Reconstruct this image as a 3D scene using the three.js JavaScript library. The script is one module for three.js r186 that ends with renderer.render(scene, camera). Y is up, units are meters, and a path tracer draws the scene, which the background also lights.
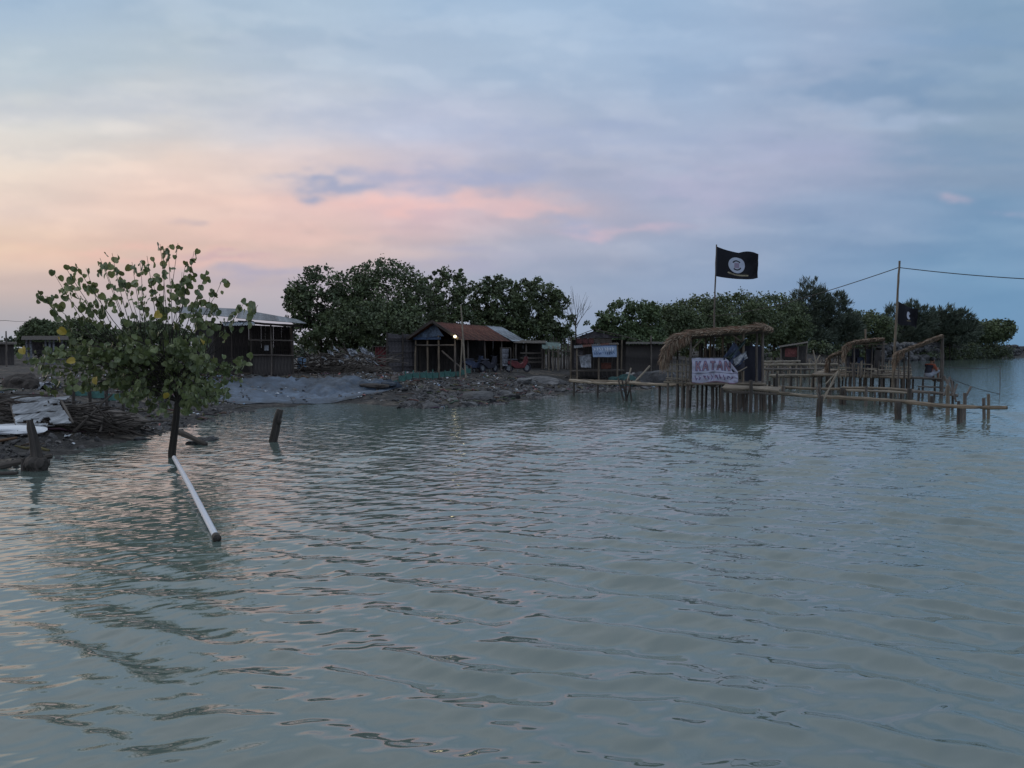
import * as THREE from 'three';
import { mergeGeometries } from 'three/addons/utils/BufferGeometryUtils.js';

// ---------- camera ----------
const EYE = 2.3, FPX = 769, HORIZON = 350;
const PITCH = Math.atan((384 - HORIZON) / FPX);
const scene = new THREE.Scene();
const camera = new THREE.PerspectiveCamera(2 * Math.atan(384 / FPX) * 180 / Math.PI, 1024 / 768, 0.1, 9000);
camera.position.set(0, EYE, 0);
camera.rotation.x = -PITCH;
camera.updateMatrixWorld();

// ---------- random numbers and noise ----------
function rng(seed) {
  let a = seed >>> 0;
  return () => { a = (a + 0x6D2B79F5) | 0; let t = Math.imul(a ^ (a >>> 15), 1 | a); t = (t + Math.imul(t ^ (t >>> 7), 61 | t)) ^ t; return ((t ^ (t >>> 14)) >>> 0) / 4294967296; };
}
const hash2 = (x, y) => { let h = Math.imul(x, 374761393) + Math.imul(y, 668265263); h = Math.imul(h ^ (h >>> 13), 1274126177); return ((h ^ (h >>> 16)) >>> 0) / 4294967296; };
function vnoise(x, y, px = 0, py = 0) {          // value noise 0..1, tiling every px, py cells if given
  const i = Math.floor(x), j = Math.floor(y); let fx = x - i, fy = y - j;
  fx = fx * fx * fx * (fx * (fx * 6 - 15) + 10); fy = fy * fy * fy * (fy * (fy * 6 - 15) + 10);
  const w = (k, n) => n ? ((k % n) + n) % n : k;
  const a = hash2(w(i, px), w(j, py)), b = hash2(w(i + 1, px), w(j, py)), c = hash2(w(i, px), w(j + 1, py)), d = hash2(w(i + 1, px), w(j + 1, py));
  return a + (b - a) * fx + (c - a) * fy + (a - b - c + d) * fx * fy;
}
function fbm(x, y, o = 4, px = 0, py = 0) {
  let s = 0, a = 0.5, t = 0;
  for (let k = 0; k < o; k++) { s += a * vnoise(x + k * 17.3 * (px ? 0 : 1), y + k * 9.7 * (py ? 0 : 1), px, py); t += a; a *= 0.5; x *= 2; y *= 2; px *= 2; py *= 2; }
  return s / t;
}
const clamp = (x, a = 0, b = 1) => Math.min(b, Math.max(a, x));
const sstep = (a, b, x) => { const t = clamp((x - a) / (b - a)); return t * t * (3 - 2 * t); };
const lerp = (a, b, t) => a + (b - a) * t;
const s2l = c => { c /= 255; return c <= 0.04045 ? c / 12.92 : Math.pow((c + 0.055) / 1.055, 2.4); };

// ---------- sky: dusk after sunset, glow low on the left ----------
const AZ = [-180, -110, -70, -48, -33, -24, -14, -6, 3, 12, 22, 32, 50, 90, 180];
const EL = [-90, 0, 2.2, 5, 7.5, 10, 13, 16, 20, 24, 40, 90];
const SKY = [ // rows by elevation, columns by azimuth (sRGB)
  // -180          -110            -70            -48            -33            -24            -14            -6             3              12             22             32             50             90            180
  [[96,108,124],[104,110,122],[118,114,120],[130,122,124],[126,122,126],[124,122,126],[122,122,128],[114,120,132],[108,118,132],[102,116,134],[98,114,136],[94,114,138],[92,110,134],[92,108,130],[96,108,124]],
  [[142,152,170],[168,166,176],[173,159,154],[177,165,162],[151,159,172],[153,156,168],[153,156,168],[145,154,170],[135,148,168],[127,144,168],[113,140,170],[101,136,168],[122,143,167],[142,152,170],[142,152,170]],
  [[144,154,173],[168,167,179],[191,167,154],[200,172,157],[164,160,165],[161,160,170],[163,160,170],[153,158,174],[139,152,174],[131,148,174],[115,143,174],[105,140,172],[126,147,170],[144,154,173],[144,154,173]],
  [[146,157,177],[169,169,182],[205,182,164],[210,183,163],[192,173,167],[185,169,170],[177,167,174],[165,165,178],[145,157,178],[135,152,178],[121,146,176],[109,143,174],[128,149,174],[146,157,177],[146,157,177]],
  [[148,160,181],[169,171,185],[216,191,168],[223,194,169],[213,188,169],[208,182,170],[202,178,172],[184,172,178],[158,162,180],[142,156,180],[128,150,178],[113,144,174],[132,151,176],[148,160,181],[148,160,181]],
  [[150,163,184],[170,173,188],[220,198,181],[223,201,187],[218,198,187],[218,192,181],[214,185,181],[202,177,183],[176,167,179],[152,160,183],[136,154,181],[119,147,175],[136,155,178],[150,163,184],[150,163,184]],
  [[153,166,188],[170,175,191],[214,201,189],[220,205,193],[220,205,193],[216,198,189],[208,192,191],[190,182,193],[166,170,187],[154,164,187],[151,159,183],[131,150,173],[140,157,180],[153,166,188],[153,166,188]],
  [[155,169,193],[171,177,195],[198,196,194],[205,202,200],[208,205,201],[202,198,197],[192,192,201],[177,183,202],[164,174,194],[154,168,192],[151,163,186],[131,152,174],[140,160,182],[155,169,193],[155,169,193]],
  [[159,174,198],[171,179,199],[170,184,193],[174,188,197],[172,186,197],[172,185,195],[168,183,199],[162,179,199],[157,176,199],[150,171,197],[147,164,189],[129,153,177],[142,163,186],[159,174,198],[159,174,198]],
  [[162,178,204],[172,182,204],[156,177,196],[160,181,200],[158,179,200],[160,179,198],[160,180,200],[156,178,202],[154,177,202],[148,172,199],[145,165,191],[129,155,180],[143,166,191],[162,178,204],[162,178,204]],
  [[159,177,202],[175,189,208],[195,203,215],[203,209,218],[204,210,218],[203,209,218],[201,207,217],[198,205,216],[194,202,214],[189,199,213],[184,195,211],[179,191,209],[171,185,206],[161,178,203],[158,176,202]],
  [[194,206,221],[194,206,221],[194,206,221],[194,206,221],[194,206,221],[194,206,221],[194,206,221],[194,206,221],[194,206,221],[194,206,221],[194,206,221],[194,206,221],[194,206,221],[194,206,221],[194,206,221]],
];
function curveAt(keys, x) { let k = 0; while (k < keys.length - 2 && x > keys[k + 1]) k++; const t = clamp((x - keys[k]) / (keys[k + 1] - keys[k])); return [k, t * t * (3 - 2 * t) * 0.5 + t * 0.5]; }
// soft clouds: [azimuth, elevation, half width, half height, strength, colour]
const CLOUDS = [
  [-13.4, 12.0, 3.6, 0.75, 0.75, [140, 152, 182]], [-8.5, 12.6, 4.2, 0.75, 0.5, [148, 158, 188]], [-1.0, 12.4, 6.5, 1.4, 0.65, [150, 160, 190]],
  [-6, 10.8, 8.5, 0.7, 0.5, [232, 186, 178]], [1, 10.2, 5.0, 0.6, 0.4, [222, 180, 178]], [-16, 8.6, 11, 0.8, 0.3, [226, 186, 178]],
  [-24, 6.6, 9, 0.7, 0.4, [230, 180, 170]], [-17.6, 5.4, 4.8, 0.85, 0.7, [162, 158, 178]], [-3.5, 6.2, 6, 1.1, 0.6, [160, 160, 182]], [4.5, 9.0, 2.6, 0.65, 0.6, [158, 164, 190]],
  [6.5, 8.6, 4.2, 0.3, 0.5, [208, 176, 184]], [10.5, 8.9, 2.6, 0.28, 0.45, [200, 174, 188]], [13.5, 11.8, 5.5, 1.5, 0.42, [176, 172, 196]], [20, 14.4, 7, 1.1, 0.35, [164, 170, 198]],
  [27.5, 16.6, 3.2, 0.8, 0.7, [156, 172, 196]], [23.5, 17.4, 1.6, 0.5, 0.55, [158, 174, 198]], [29.3, 11.0, 0.8, 0.3, 0.6, [186, 168, 184]], [33.0, 10.0, 1.0, 0.3, 0.45, [160, 160, 184]], [25, 18.6, 7, 1.4, 0.6, [112, 140, 172]], [30, 14.2, 6, 1.6, 0.5, [112, 140, 170]], [29, 21.5, 6, 1.2, 0.4, [116, 146, 180]],
  [-10, 16.5, 9, 1.2, 0.38, [160, 172, 196]], [4, 15.2, 10, 1.3, 0.4, [150, 164, 194]], [-27, 17.6, 10, 1.2, 0.35, [170, 178, 194]], [-31, 14.4, 8, 0.5, 0.35, [192, 188, 188]],
  [-18.5, 20.5, 8, 1.4, 0.25, [166, 178, 198]], [-22.3, 9.3, 1.6, 0.18, 0.7, [176, 164, 172]], [-20.8, 7.0, 3.0, 0.22, 0.6, [186, 160, 168]], [-30, 8.0, 6, 0.4, 0.3, [206, 178, 168]],
  [-52, 9, 9, 1.2, 0.5, [206, 176, 168]], [-75, 13, 14, 1.6, 0.4, [186, 178, 182]], [52, 12, 10, 1.6, 0.4, [132, 150, 182]], [80, 18, 14, 2.2, 0.4, [134, 154, 188]], [130, 14, 16, 2, 0.4, [128, 144, 174]], [-140, 15, 16, 2, 0.4, [142, 150, 172]],
];
function skyColor(az, el, out) {
  const e = Math.abs(az) < 90 && el > 0 ? el * lerp(1, 1 / Math.max(0.72, Math.cos(az * Math.PI / 180)), clamp(1.5 - el / 30)) : el;
  const w1 = fbm(az * 0.11 + 50, e * 0.33 + 9, 5) - 0.5, w2 = fbm(az * 0.09 + 11, e * 0.3 + 77, 5) - 0.5;
  const aw = clamp(az + w1 * 6 * sstep(0, 6, e), -180, 180), ew = e + w2 * 2.4 * sstep(0, 8, Math.abs(e)) * sstep(70, 40, e);
  const [i, s] = curveAt(AZ, aw), [j, t] = curveAt(EL, ew);
  for (let k = 0; k < 3; k++) out[k] = lerp(lerp(SKY[j][i][k], SKY[j][i + 1][k], s), lerp(SKY[j + 1][i][k], SKY[j + 1][i + 1][k], s), t);
  if (e > 0.5 && e < 60) {
    const d1 = (fbm(az * 0.30 + 3, e * 1.1 + 5, 5) - 0.5), d2 = (fbm(az * 0.35 + 31, e * 1.3 + 45, 5) - 0.5);
    const streak = fbm(az * 0.13 + e * 0.12 + 7, e * 0.95 + 3 - az * 0.02, 6) - 0.5;
    const soft = streak * 13 * sstep(1, 6, e) * sstep(60, 25, e);
    for (let k = 0; k < 3; k++) out[k] += soft * [1.0, 0.9, 0.75][k];
    const wisp = sstep(0.5, 0.72, fbm(az * 0.22 + e * 0.30 + 60, e * 0.75 - az * 0.05 + 20, 6)) - 0.9 * sstep(0.52, 0.75, fbm(az * 0.16 + 90, e * 0.6 + 33, 5));
    for (let k = 0; k < 3; k++) out[k] += wisp * [6.5, 5, 3.5][k] * sstep(2, 8, e) * sstep(60, 30, e);
    for (const c of CLOUDS) {
      const x = (az + d1 * 5 - c[0]) / c[2], y = (e + d2 * 2.6 * Math.min(1, c[3] + 0.25) - c[1]) / c[3];
      const r = x * x + y * y; if (r > 5) continue;
      let f = Math.exp(-r * 1.3); f = clamp(f * (0.55 + 1.1 * fbm(az * 0.7 + c[0], e * 2.6 + c[1], 4)));
      for (let k = 0; k < 3; k++) out[k] = lerp(out[k], c[5][k], f * c[4]);
    }
  }
  return out;
}
{
  const W = 2048, Hh = 1024, data = new Float32Array(W * Hh * 4), col = [0, 0, 0];
  for (let j = 0; j < Hh; j++) {
    const el = ((j + 0.5) / Hh - 0.5) * 180;
    for (let i = 0; i < W; i++) {
      let az = ((i + 0.5) / W - 0.5) * 360 + 90; if (az > 180) az -= 360;     // 0 = where the camera looks (-z), positive to the right
      const o = (j * W + i) * 4;
      if (el < -1) { data[o] = data[o + 1] = data[o + 2] = 0.12; data[o + 3] = 1; continue; }
      skyColor(az, el, col);
      const jit = (hash2(i, j) - 0.5) * 1.2;
      for (let k = 0; k < 3; k++) data[o + k] = s2l(col[k] + jit);
      data[o + 3] = 1;
    }
  }
  const sky = new THREE.DataTexture(data, W, Hh, THREE.RGBAFormat, THREE.FloatType);
  sky.mapping = THREE.EquirectangularReflectionMapping;
  sky.magFilter = sky.minFilter = THREE.LinearFilter; sky.needsUpdate = true;
  scene.background = sky; scene.environment = sky;
}

// ---------- the last light of the sun, low on the left, very soft ----------
const sun = new THREE.DirectionalLight(new THREE.Color(1.0, 0.80, 0.62), 0.22);
{ const a = -62 * Math.PI / 180, e = 8 * Math.PI / 180; sun.position.set(Math.sin(a) * Math.cos(e) * 120, Math.sin(e) * 120, -Math.cos(a) * Math.cos(e) * 120); }
sun.target.position.set(0, 0, -40); sun.position.add(sun.target.position);
sun.castShadow = true; sun.shadow.radius = 30; sun.shadow.mapSize.set(2048, 2048);
Object.assign(sun.shadow.camera, { left: -90, right: 90, top: 60, bottom: -60, near: 1, far: 400 });
scene.add(sun, sun.target);

const renderer = new THREE.WebGLRenderer({ antialias: true });
renderer.setSize(1024, 768);
renderer.toneMapping = THREE.LinearToneMapping;
renderer.toneMappingExposure = 1.16;
renderer.shadowMap.enabled = true;

// ---------- placing helpers ----------
const V = (x, y, z) => new THREE.Vector3(x, y, z);
const cp = Math.cos(PITCH), sp = Math.sin(PITCH);
function at(px, py, d) {                 // the point d metres out along -z that shows at that place of the photograph
  const x = (px - 512) / FPX, y = (384 - py) / FPX;
  const ry = y * cp - sp, rz = -(cp + y * sp);
  const k = d / -rz; return V(x * k, EYE + ry * k, -d);
}
const waterD = py => EYE * FPX / (py - HORIZON);
const onWater = (px, py) => { const p = at(px, py, 10), k = EYE / (EYE - p.y); return V(p.x * k, 0, -10 * k); };

// ---------- terrain ----------
const SHORE = [[-120, 40], [-60, 14], [-30, -4], [-17, -10], [-12.2, -12.6]].map(([x, z]) => [x, z]);
for (const [px, py] of [[0, 468], [40, 460], [75, 450], [110, 442], [150, 434], [205, 424], [238, 413], [270, 407], [320, 404], [380, 405], [420, 409], [455, 408], [500, 404], [535, 399], [570, 394], [620, 391], [672, 388], [735, 378], [780, 371], [850, 364.5], [930, 359.7], [1024, 357.4]]) { const p = onWater(px, py); SHORE.push([p.x, p.z]); }
SHORE.push([190, -262], [205, -275], [190, -292], [120, -300], [60, -330], [-20, -420], [-400, -700], [-1500, -1100], [-1500, 40]);
function shoreDist(x, z) {               // metres inland of the water's edge, negative out on the water
  let best = 1e9, inside = false; const n = SHORE.length;
  for (let i = 0, j = n - 1; i < n; j = i++) {
    const [x0, z0] = SHORE[j], [x1, z1] = SHORE[i];
    const dx = x1 - x0, dz = z1 - z0, t = clamp(((x - x0) * dx + (z - z0) * dz) / (dx * dx + dz * dz));
    const ex = x - x0 - dx * t, ez = z - z0 - dz * t, q = ex * ex + ez * ez; if (q < best) best = q;
    if ((z0 > z) !== (z1 > z) && x < (x1 - x0) * (z - z0) / (z1 - z0) + x0) inside = !inside;
  }
  return Math.sqrt(best) * (inside ? 1 : -1);
}
function groundY(x, z, sd = shoreDist(x, z)) {
  const far = sstep(60, 150, -z);
  const n = fbm(x * 0.55 + 40, z * 0.55 + 90, 4) - 0.5, n2 = fbm(x * 2.3, z * 2.3, 3) - 0.5;
  sd += (fbm(x * 0.8 + 7, z * 0.8 + 3, 3) - 0.5) * 1.6;
  const rough = 0.6 * sstep(-1.5, 1.0, sd) * lerp(1, 0.5, sstep(5, 11, sd));
  if (sd < 0) return Math.max(-1.3, sd * 0.14) + (n * 0.22 + n2 * 0.08) * rough;
  const k = sstep(-7.5, -3.5, x), h = 0.92 * lerp(sstep(0, 7.5, sd), sstep(1, 12, sd), k) + 0.05 * Math.min(1, sd);
  return h + far * 1.5 * sstep(0, 14, sd) + (n * lerp(0.5, 0.3, k) + n2 * 0.12) * rough;
}
const onGround = (px, d) => { const p = at(px, 350, d); p.y = groundY(p.x, p.z); return p; };
function graded(stops) {                 // [[from, step], ...] -> sorted coordinates with steps that grow smoothly
  const out = []; for (let k = 0; k < stops.length - 1; k++) { const [a, s0] = stops[k], [b, s1] = stops[k + 1]; let x = a; while (x < b - 1e-6) { out.push(x); x += lerp(s0, s1, clamp((x - a) / (b - a))); } }
  out.push(stops[stops.length - 1][0]); return out;
}
function gridSheet(xs, zs, fn) {         // fn(x, z, i, j) -> [x, y, z]
  const nx = xs.length, nz = zs.length, pos = new Float32Array(nx * nz * 3), uv = new Float32Array(nx * nz * 2), idx = new Uint32Array((nx - 1) * (nz - 1) * 6);
  let o = 0; for (let j = 0; j < nz; j++) for (let i = 0; i < nx; i++) { const p = fn(xs[i], zs[j], i, j); pos.set(p, o * 3); uv[o * 2] = p[0]; uv[o * 2 + 1] = -p[2]; o++; }
  o = 0; for (let j = 0; j < nz - 1; j++) for (let i = 0; i < nx - 1; i++) { const a = j * nx + i, b = a + 1, c = a + nx, d = c + 1; idx.set([a, c, b, b, c, d], o); o += 6; }
  const g = new THREE.BufferGeometry(); g.setAttribute('position', new THREE.BufferAttribute(pos, 3)); g.setAttribute('uv', new THREE.BufferAttribute(uv, 2)); g.setIndex(new THREE.BufferAttribute(idx, 1)); g.computeVertexNormals(); return g;
}
// ---------- textures and materials ----------
function tex(n, fn, { srgb = true, repeat = 1 } = {}) {      // fn(u, v) -> grey 0..255 or [r, g, b]
  const data = new Uint8Array(n * n * 4);
  for (let j = 0; j < n; j++) for (let i = 0; i < n; i++) { const c = fn(i / n, j / n), o = (j * n + i) * 4; if (typeof c === 'number') data[o] = data[o + 1] = data[o + 2] = clamp(c, 0, 255); else for (let k = 0; k < 3; k++) data[o + k] = clamp(c[k], 0, 255); data[o + 3] = 255; }
  const t = new THREE.DataTexture(data, n, n); t.wrapS = t.wrapT = THREE.RepeatWrapping; t.magFilter = t.minFilter = THREE.LinearFilter;
  if (srgb) t.colorSpace = THREE.SRGBColorSpace; t.repeat.set(repeat, repeat); t.needsUpdate = true; return t;
}
const texGrain = tex(256, (u, v) => { const a = fbm(u * 24, v * 3, 4, 24, 3), b = fbm(u * 6, v * 6, 3, 6, 6); return 120 + a * 110 + b * 60 - 20; });
const texPatch = tex(512, (u, v) => { const a = fbm(u * 5, v * 5, 5, 5, 5), b = fbm(u * 26, v * 26, 3, 26, 26); return 90 + a * 160 + (b - 0.5) * 90; });
const texBump = tex(512, (u, v) => { const a = fbm(u * 9, v * 9, 5, 9, 9), b = fbm(u * 40, v * 40, 2, 40, 40); return 255 * (a * 0.7 + b * 0.3); }, { srgb: false });
const texGround = tex(1024, (u, v) => {
  const a = fbm(u * 6, v * 6, 5, 6, 6), b = fbm(u * 30, v * 30, 4, 30, 30), c = fbm(u * 90, v * 90, 2, 90, 90), k = sstep(0.45, 0.62, a);
  const m = 0.72 + (b - 0.5) * 0.9 + (c - 0.5) * 0.45; return [lerp(104, 150, k) * m, lerp(100, 140, k) * m, lerp(98, 128, k) * m];
});
function clonedTex(t, rx, ry = rx) { const c = t.clone(); c.repeat.set(rx, ry); c.needsUpdate = true; return c; }
function M(r, g, b, roughness = 0.85, o = {}) { const m = new (o.transmission || o.ior || o.clearcoat || o.sheen ? THREE.MeshPhysicalMaterial : THREE.MeshStandardMaterial)({ roughness, metalness: 0, side: THREE.DoubleSide, ...o }); m.color.setRGB(r, g, b); return m; }
const uvPatch = clonedTex(texPatch, 0.5), uvGrain = clonedTex(texGrain, 2, 0.7), uvBump = clonedTex(texBump, 1.2);

const MAT = {
  ground: M(0.44, 0.41, 0.375, 0.92, { map: clonedTex(texGround, 0.16), bumpMap: clonedTex(texBump, 0.5), bumpScale: 0.05 }),
  rock: M(0.24, 0.23, 0.225, 0.85, { map: uvPatch, bumpMap: uvBump, bumpScale: 0.02 }),
  rockPale: M(0.30, 0.29, 0.28, 0.85, { map: uvPatch, bumpMap: uvBump, bumpScale: 0.02 }),
  rockDark: M(0.13, 0.125, 0.125, 0.7, { map: uvPatch, bumpMap: uvBump, bumpScale: 0.02 }),
  bamboo: M(0.38, 0.295, 0.205, 0.7, { map: uvGrain }),
  bambooPale: M(0.56, 0.46, 0.34, 0.7, { map: uvGrain }),
  bambooGrey: M(0.28, 0.23, 0.19, 0.8, { map: uvGrain }),
  postDark: M(0.13, 0.105, 0.085, 0.8, { map: uvGrain }),
  drift: M(0.20, 0.165, 0.135, 0.9, { map: uvGrain }),
  driftDark: M(0.115, 0.092, 0.075, 0.9, { map: uvGrain }),
  bark: M(0.085, 0.07, 0.055, 0.95, { map: uvGrain }),
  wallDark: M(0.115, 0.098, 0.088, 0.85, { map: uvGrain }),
  wallGrey: M(0.20, 0.18, 0.185, 0.9, { map: uvPatch }),
  tin: M(0.42, 0.45, 0.48, 0.45, { metalness: 0.35, map: uvPatch }),
  tinPale: M(0.50, 0.55, 0.60, 0.5, { metalness: 0.2, map: uvPatch }),
  rust: M(0.24, 0.085, 0.055, 0.9, { map: uvPatch }),
  tarp: M(0.15, 0.205, 0.28, 0.6, { map: clonedTex(texPatch, 0.12), bumpMap: clonedTex(texBump, 0.4), bumpScale: 0.03 }),
  whitePaint: M(0.60, 0.62, 0.64, 0.7, { map: uvPatch }),
  foam: M(0.78, 0.78, 0.78, 0.8, { bumpMap: uvBump, bumpScale: 0.01 }),
  teal: M(0.10, 0.30, 0.25, 0.7, { map: uvPatch }),
  blue: M(0.09, 0.16, 0.30, 0.7, { map: uvPatch }),
  red: M(0.28, 0.045, 0.05, 0.6, { map: uvPatch }),
  clothWhite: M(0.62, 0.64, 0.68, 0.9, { map: uvPatch }),
  clothBlue: M(0.10, 0.13, 0.22, 0.9, { map: uvPatch }),
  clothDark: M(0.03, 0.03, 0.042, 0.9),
  pvc: M(0.68, 0.70, 0.74, 0.35),
  rope: M(0.06, 0.055, 0.05, 0.9),
};
// ---------- the setting ----------
function struct(name, g, m) { const o = new THREE.Mesh(g, m); o.name = name; o.userData.kind = 'structure'; o.castShadow = o.receiveShadow = true; scene.add(o); return o; }
{
  const xs = [...graded([[-2600, 300], [-200, 14], [-60, 1.2], [-34, 0.5], [-22, 0.2], [14, 0.2], [40, 1.1], [90, 2.2], [200, 3.5], [320, 60], [2600, 300]])];
  const zs = graded([[-2600, 300], [-420, 25], [-300, 4], [-120, 2.2], [-70, 0.9], [-52, 0.3], [-11, 0.2], [-4, 1.2], [60, 12], [300, 40]]);
  const g = gridSheet(xs, zs, (x, z) => [x, groundY(x, z), z]);
  struct('ground', g, MAT.ground);
}
// the water: wind waves as real relief, the finest ripples as bump
const WAVES = [];
{
  const r = rng(77);
  for (let k = 0; k < 72; k++) {
    const L = 0.14 * Math.pow(5.6, r()), big = sstep(0.3, 0.8, L);
    const a = (-0.42 + (r() + r() + r() - 1.5) * lerp(0.7, 0.42, big)), q = 2 * Math.PI / L;    // heading: mostly towards the camera, a little to the left
    WAVES.push({ L, kx: Math.sin(a) * q, kz: Math.cos(a) * q, ph: r() * 6.283, amp: (0.014 + 0.012 * r()) / q * lerp(1.7, 3.3, big) });
  }
}
{
  const half = graded([[0, 0.042], [6, 0.045], [30, 0.28], [90, 2], [400, 30], [2600, 300]]);
  const xs = [...half.slice(1).reverse().map(x => -x), ...half];
  const zs = graded([[-2600, 250], [-400, 16], [-140, 2.2], [-60, 0.42], [-24, 0.14], [-9, 0.045], [-3.2, 0.034], [0, 0.3], [30, 3], [300, 40]]);
  const g = gridSheet(xs, zs, (x, z, i, j) => {
    const d = Math.hypot(x, z), cx = i ? xs[i] - xs[i - 1] : 300, cz = j ? zs[j] - zs[j - 1] : 250, cell = Math.max(cx, cz);
    if (cell > 1.2) return [x, 0, z];
    let h = 0, ox = 0, oz = 0;
    const gx = x + (fbm(x * 0.5, z * 0.5, 2) - 0.5) * 0.55, gz = z + (fbm(x * 0.5 + 31, z * 0.5 + 8, 2) - 0.5) * 0.55;
    const gust = (0.35 + 1.3 * fbm(x * 0.2 + 5, z * 0.26 + 1, 3)) * lerp(0.3, 1.3, sstep(3, 26, -shoreDist(x, z)));   // calmer in the lee of the bank
    for (const w of WAVES) { const f = sstep(0.34, 0.17, cell / w.L); if (f <= 0) continue; const p = w.kx * gx + w.kz * gz + w.ph, s = Math.sin(p), c = Math.cos(p), a = w.amp * f * gust; h += a * s; ox += a * c * w.kx * w.L * 0.13; oz += a * c * w.kz * w.L * 0.13; }
    return [x + ox * 0.8, h, z + oz * 0.8];
  });
  const N = 1024, S = 9, r = rng(5), comps = [];      // one 9 m tile of ripples made of whole waves, so that it repeats without a seam
  for (let k = 0; k < 46; k++) { const L = 0.08 * Math.pow(6.5, r()), a = -0.38 + (r() + r() - 1) * 0.85, n = S / L; const ix = Math.round(Math.sin(a) * n), iz = Math.round(Math.cos(a) * n); comps.push([ix, iz, r() * 6.28, Math.pow(L, 1.0)]); }
  const f = new Float32Array(N * N); let lo = 1e9, hi = -1e9;
  for (let j = 0; j < N; j++) for (let i = 0; i < N; i++) { let h = 0; for (const [a, b, p, w] of comps) h += w * Math.sin((a * i + b * j) / N * 2 * Math.PI + p); f[j * N + i] = h; lo = Math.min(lo, h); hi = Math.max(hi, h); }
  const fd = new Float32Array(N * N * 4); for (let k = 0; k < N * N; k++) { fd[k * 4] = fd[k * 4 + 1] = fd[k * 4 + 2] = (f[k] - lo) / (hi - lo); fd[k * 4 + 3] = 1; }
  const t = new THREE.DataTexture(fd, N, N, THREE.RGBAFormat, THREE.FloatType); t.wrapS = t.wrapT = THREE.RepeatWrapping; t.magFilter = THREE.LinearFilter; t.repeat.set(1 / S, 1 / S); t.needsUpdate = true;
  const water = new THREE.MeshPhysicalMaterial({ roughness: 0.045, metalness: 0, ior: 1.85, bumpMap: t, bumpScale: 0.017, side: THREE.DoubleSide });
  water.color.setRGB(0.115, 0.150, 0.130);
  struct('water', g, water);
}

// ---------- object helpers ----------
const taken = {};
function numbered(name) { const n = taken[name] = (taken[name] ?? -1) + 1; return n ? `${name}_${String(n).padStart(3, '0')}` : name; }
function thing(name, label, category, pos, group) {
  const o = new THREE.Group(); o.name = numbered(name); o.position.copy(pos); o.userData = { label, category }; if (group) o.userData.group = group; scene.add(o); return o;
}
const shade = o => { o.castShadow = o.receiveShadow = true; return o; };
const rootOf = p => { let o = V(0, 0, 0); while (p && p !== scene) { o.add(p.position); p = p.parent; } return o; };
function part(parent, name, g, m, kind) {         // g in world coordinates
  const o = rootOf(parent); g.translate(-o.x, -o.y, -o.z);
  const mesh = shade(new THREE.Mesh(g, m)); mesh.name = name; if (kind) mesh.userData.kind = kind; parent.add(mesh); return mesh;
}
function single(name, label, category, g, m, pos, group, kind) {    // a thing that is one mesh; g in world coordinates
  g.translate(-pos.x, -pos.y, -pos.z); const o = shade(new THREE.Mesh(g, m)); o.name = numbered(name); o.position.copy(pos); o.userData = { label, category }; if (group) o.userData.group = group; if (kind) o.userData.kind = kind; scene.add(o); return o;
}
const plain = g => { const n = g.index ? g.toNonIndexed() : g; for (const k of Object.keys(n.attributes)) if (!['position', 'normal', 'uv'].includes(k)) n.deleteAttribute(k); return n; };
const join = list => mergeGeometries(list.map(plain));
class Buf {                                        // loose triangles, with a colour for each
  constructor(colors = false) { this.p = []; this.u = []; this.c = colors ? [] : null; }
  tri(a, b, c, col) { this.p.push(a.x, a.y, a.z, b.x, b.y, b.z, c.x, c.y, c.z); this.u.push(a.x + a.z, a.y, b.x + b.z, b.y, c.x + c.z, c.y); if (this.c) for (let k = 0; k < 3; k++) this.c.push(col[0], col[1], col[2]); }
  quad(a, b, c, d, col) { this.tri(a, b, c, col); this.tri(a, c, d, col); }
  build() { const g = new THREE.BufferGeometry(); g.setAttribute('position', new THREE.Float32BufferAttribute(this.p, 3)); g.setAttribute('uv', new THREE.Float32BufferAttribute(this.u, 2)); if (this.c) g.setAttribute('color', new THREE.Float32BufferAttribute(this.c, 3)); g.computeVertexNormals(); return g; }
}
const R0 = rng(4242);
const rr = (a, b) => a + (b - a) * R0();
const pick = a => a[Math.floor(R0() * a.length)];
// a pole along a curve of points, with its own radius at each point
function tube(pts, radii, sides = 7) {
  const n = pts.length, pos = [], uv = [], idx = []; let len = 0, up = V(0.31, 0.2, 0.93);
  for (let i = 0; i < n; i++) {
    const t = pts[Math.min(n - 1, i + 1)].clone().sub(pts[Math.max(0, i - 1)]).normalize(); if (i) len += pts[i].distanceTo(pts[i - 1]);
    if (Math.abs(t.dot(up)) > 0.95) up = V(0.9, 0.1, 0.3); const s = V().crossVectors(t, up).normalize(), b = V().crossVectors(s, t);
    for (let k = 0; k <= sides; k++) { const a = k / sides * Math.PI * 2, c = Math.cos(a) * radii[i], d = Math.sin(a) * radii[i]; pos.push(pts[i].x + s.x * c + b.x * d, pts[i].y + s.y * c + b.y * d, pts[i].z + s.z * c + b.z * d); uv.push(k / sides * 0.6, len); }
  }
  for (let i = 0; i < n - 1; i++) for (let k = 0; k < sides; k++) { const a = i * (sides + 1) + k, b = a + sides + 1; idx.push(a, a + 1, b, a + 1, b + 1, b); }
  for (const e of [0, n - 1]) { const c = pos.length / 3; pos.push(pts[e].x, pts[e].y, pts[e].z); uv.push(0.5, 0); for (let k = 0; k < sides; k++) { const a = e * (sides + 1) + k; e ? idx.push(c, a, a + 1) : idx.push(c, a + 1, a); } }
  const g = new THREE.BufferGeometry(); g.setAttribute('position', new THREE.Float32BufferAttribute(pos, 3)); g.setAttribute('uv', new THREE.Float32BufferAttribute(uv, 2)); g.setIndex(idx); g.computeVertexNormals(); return g;
}
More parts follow.
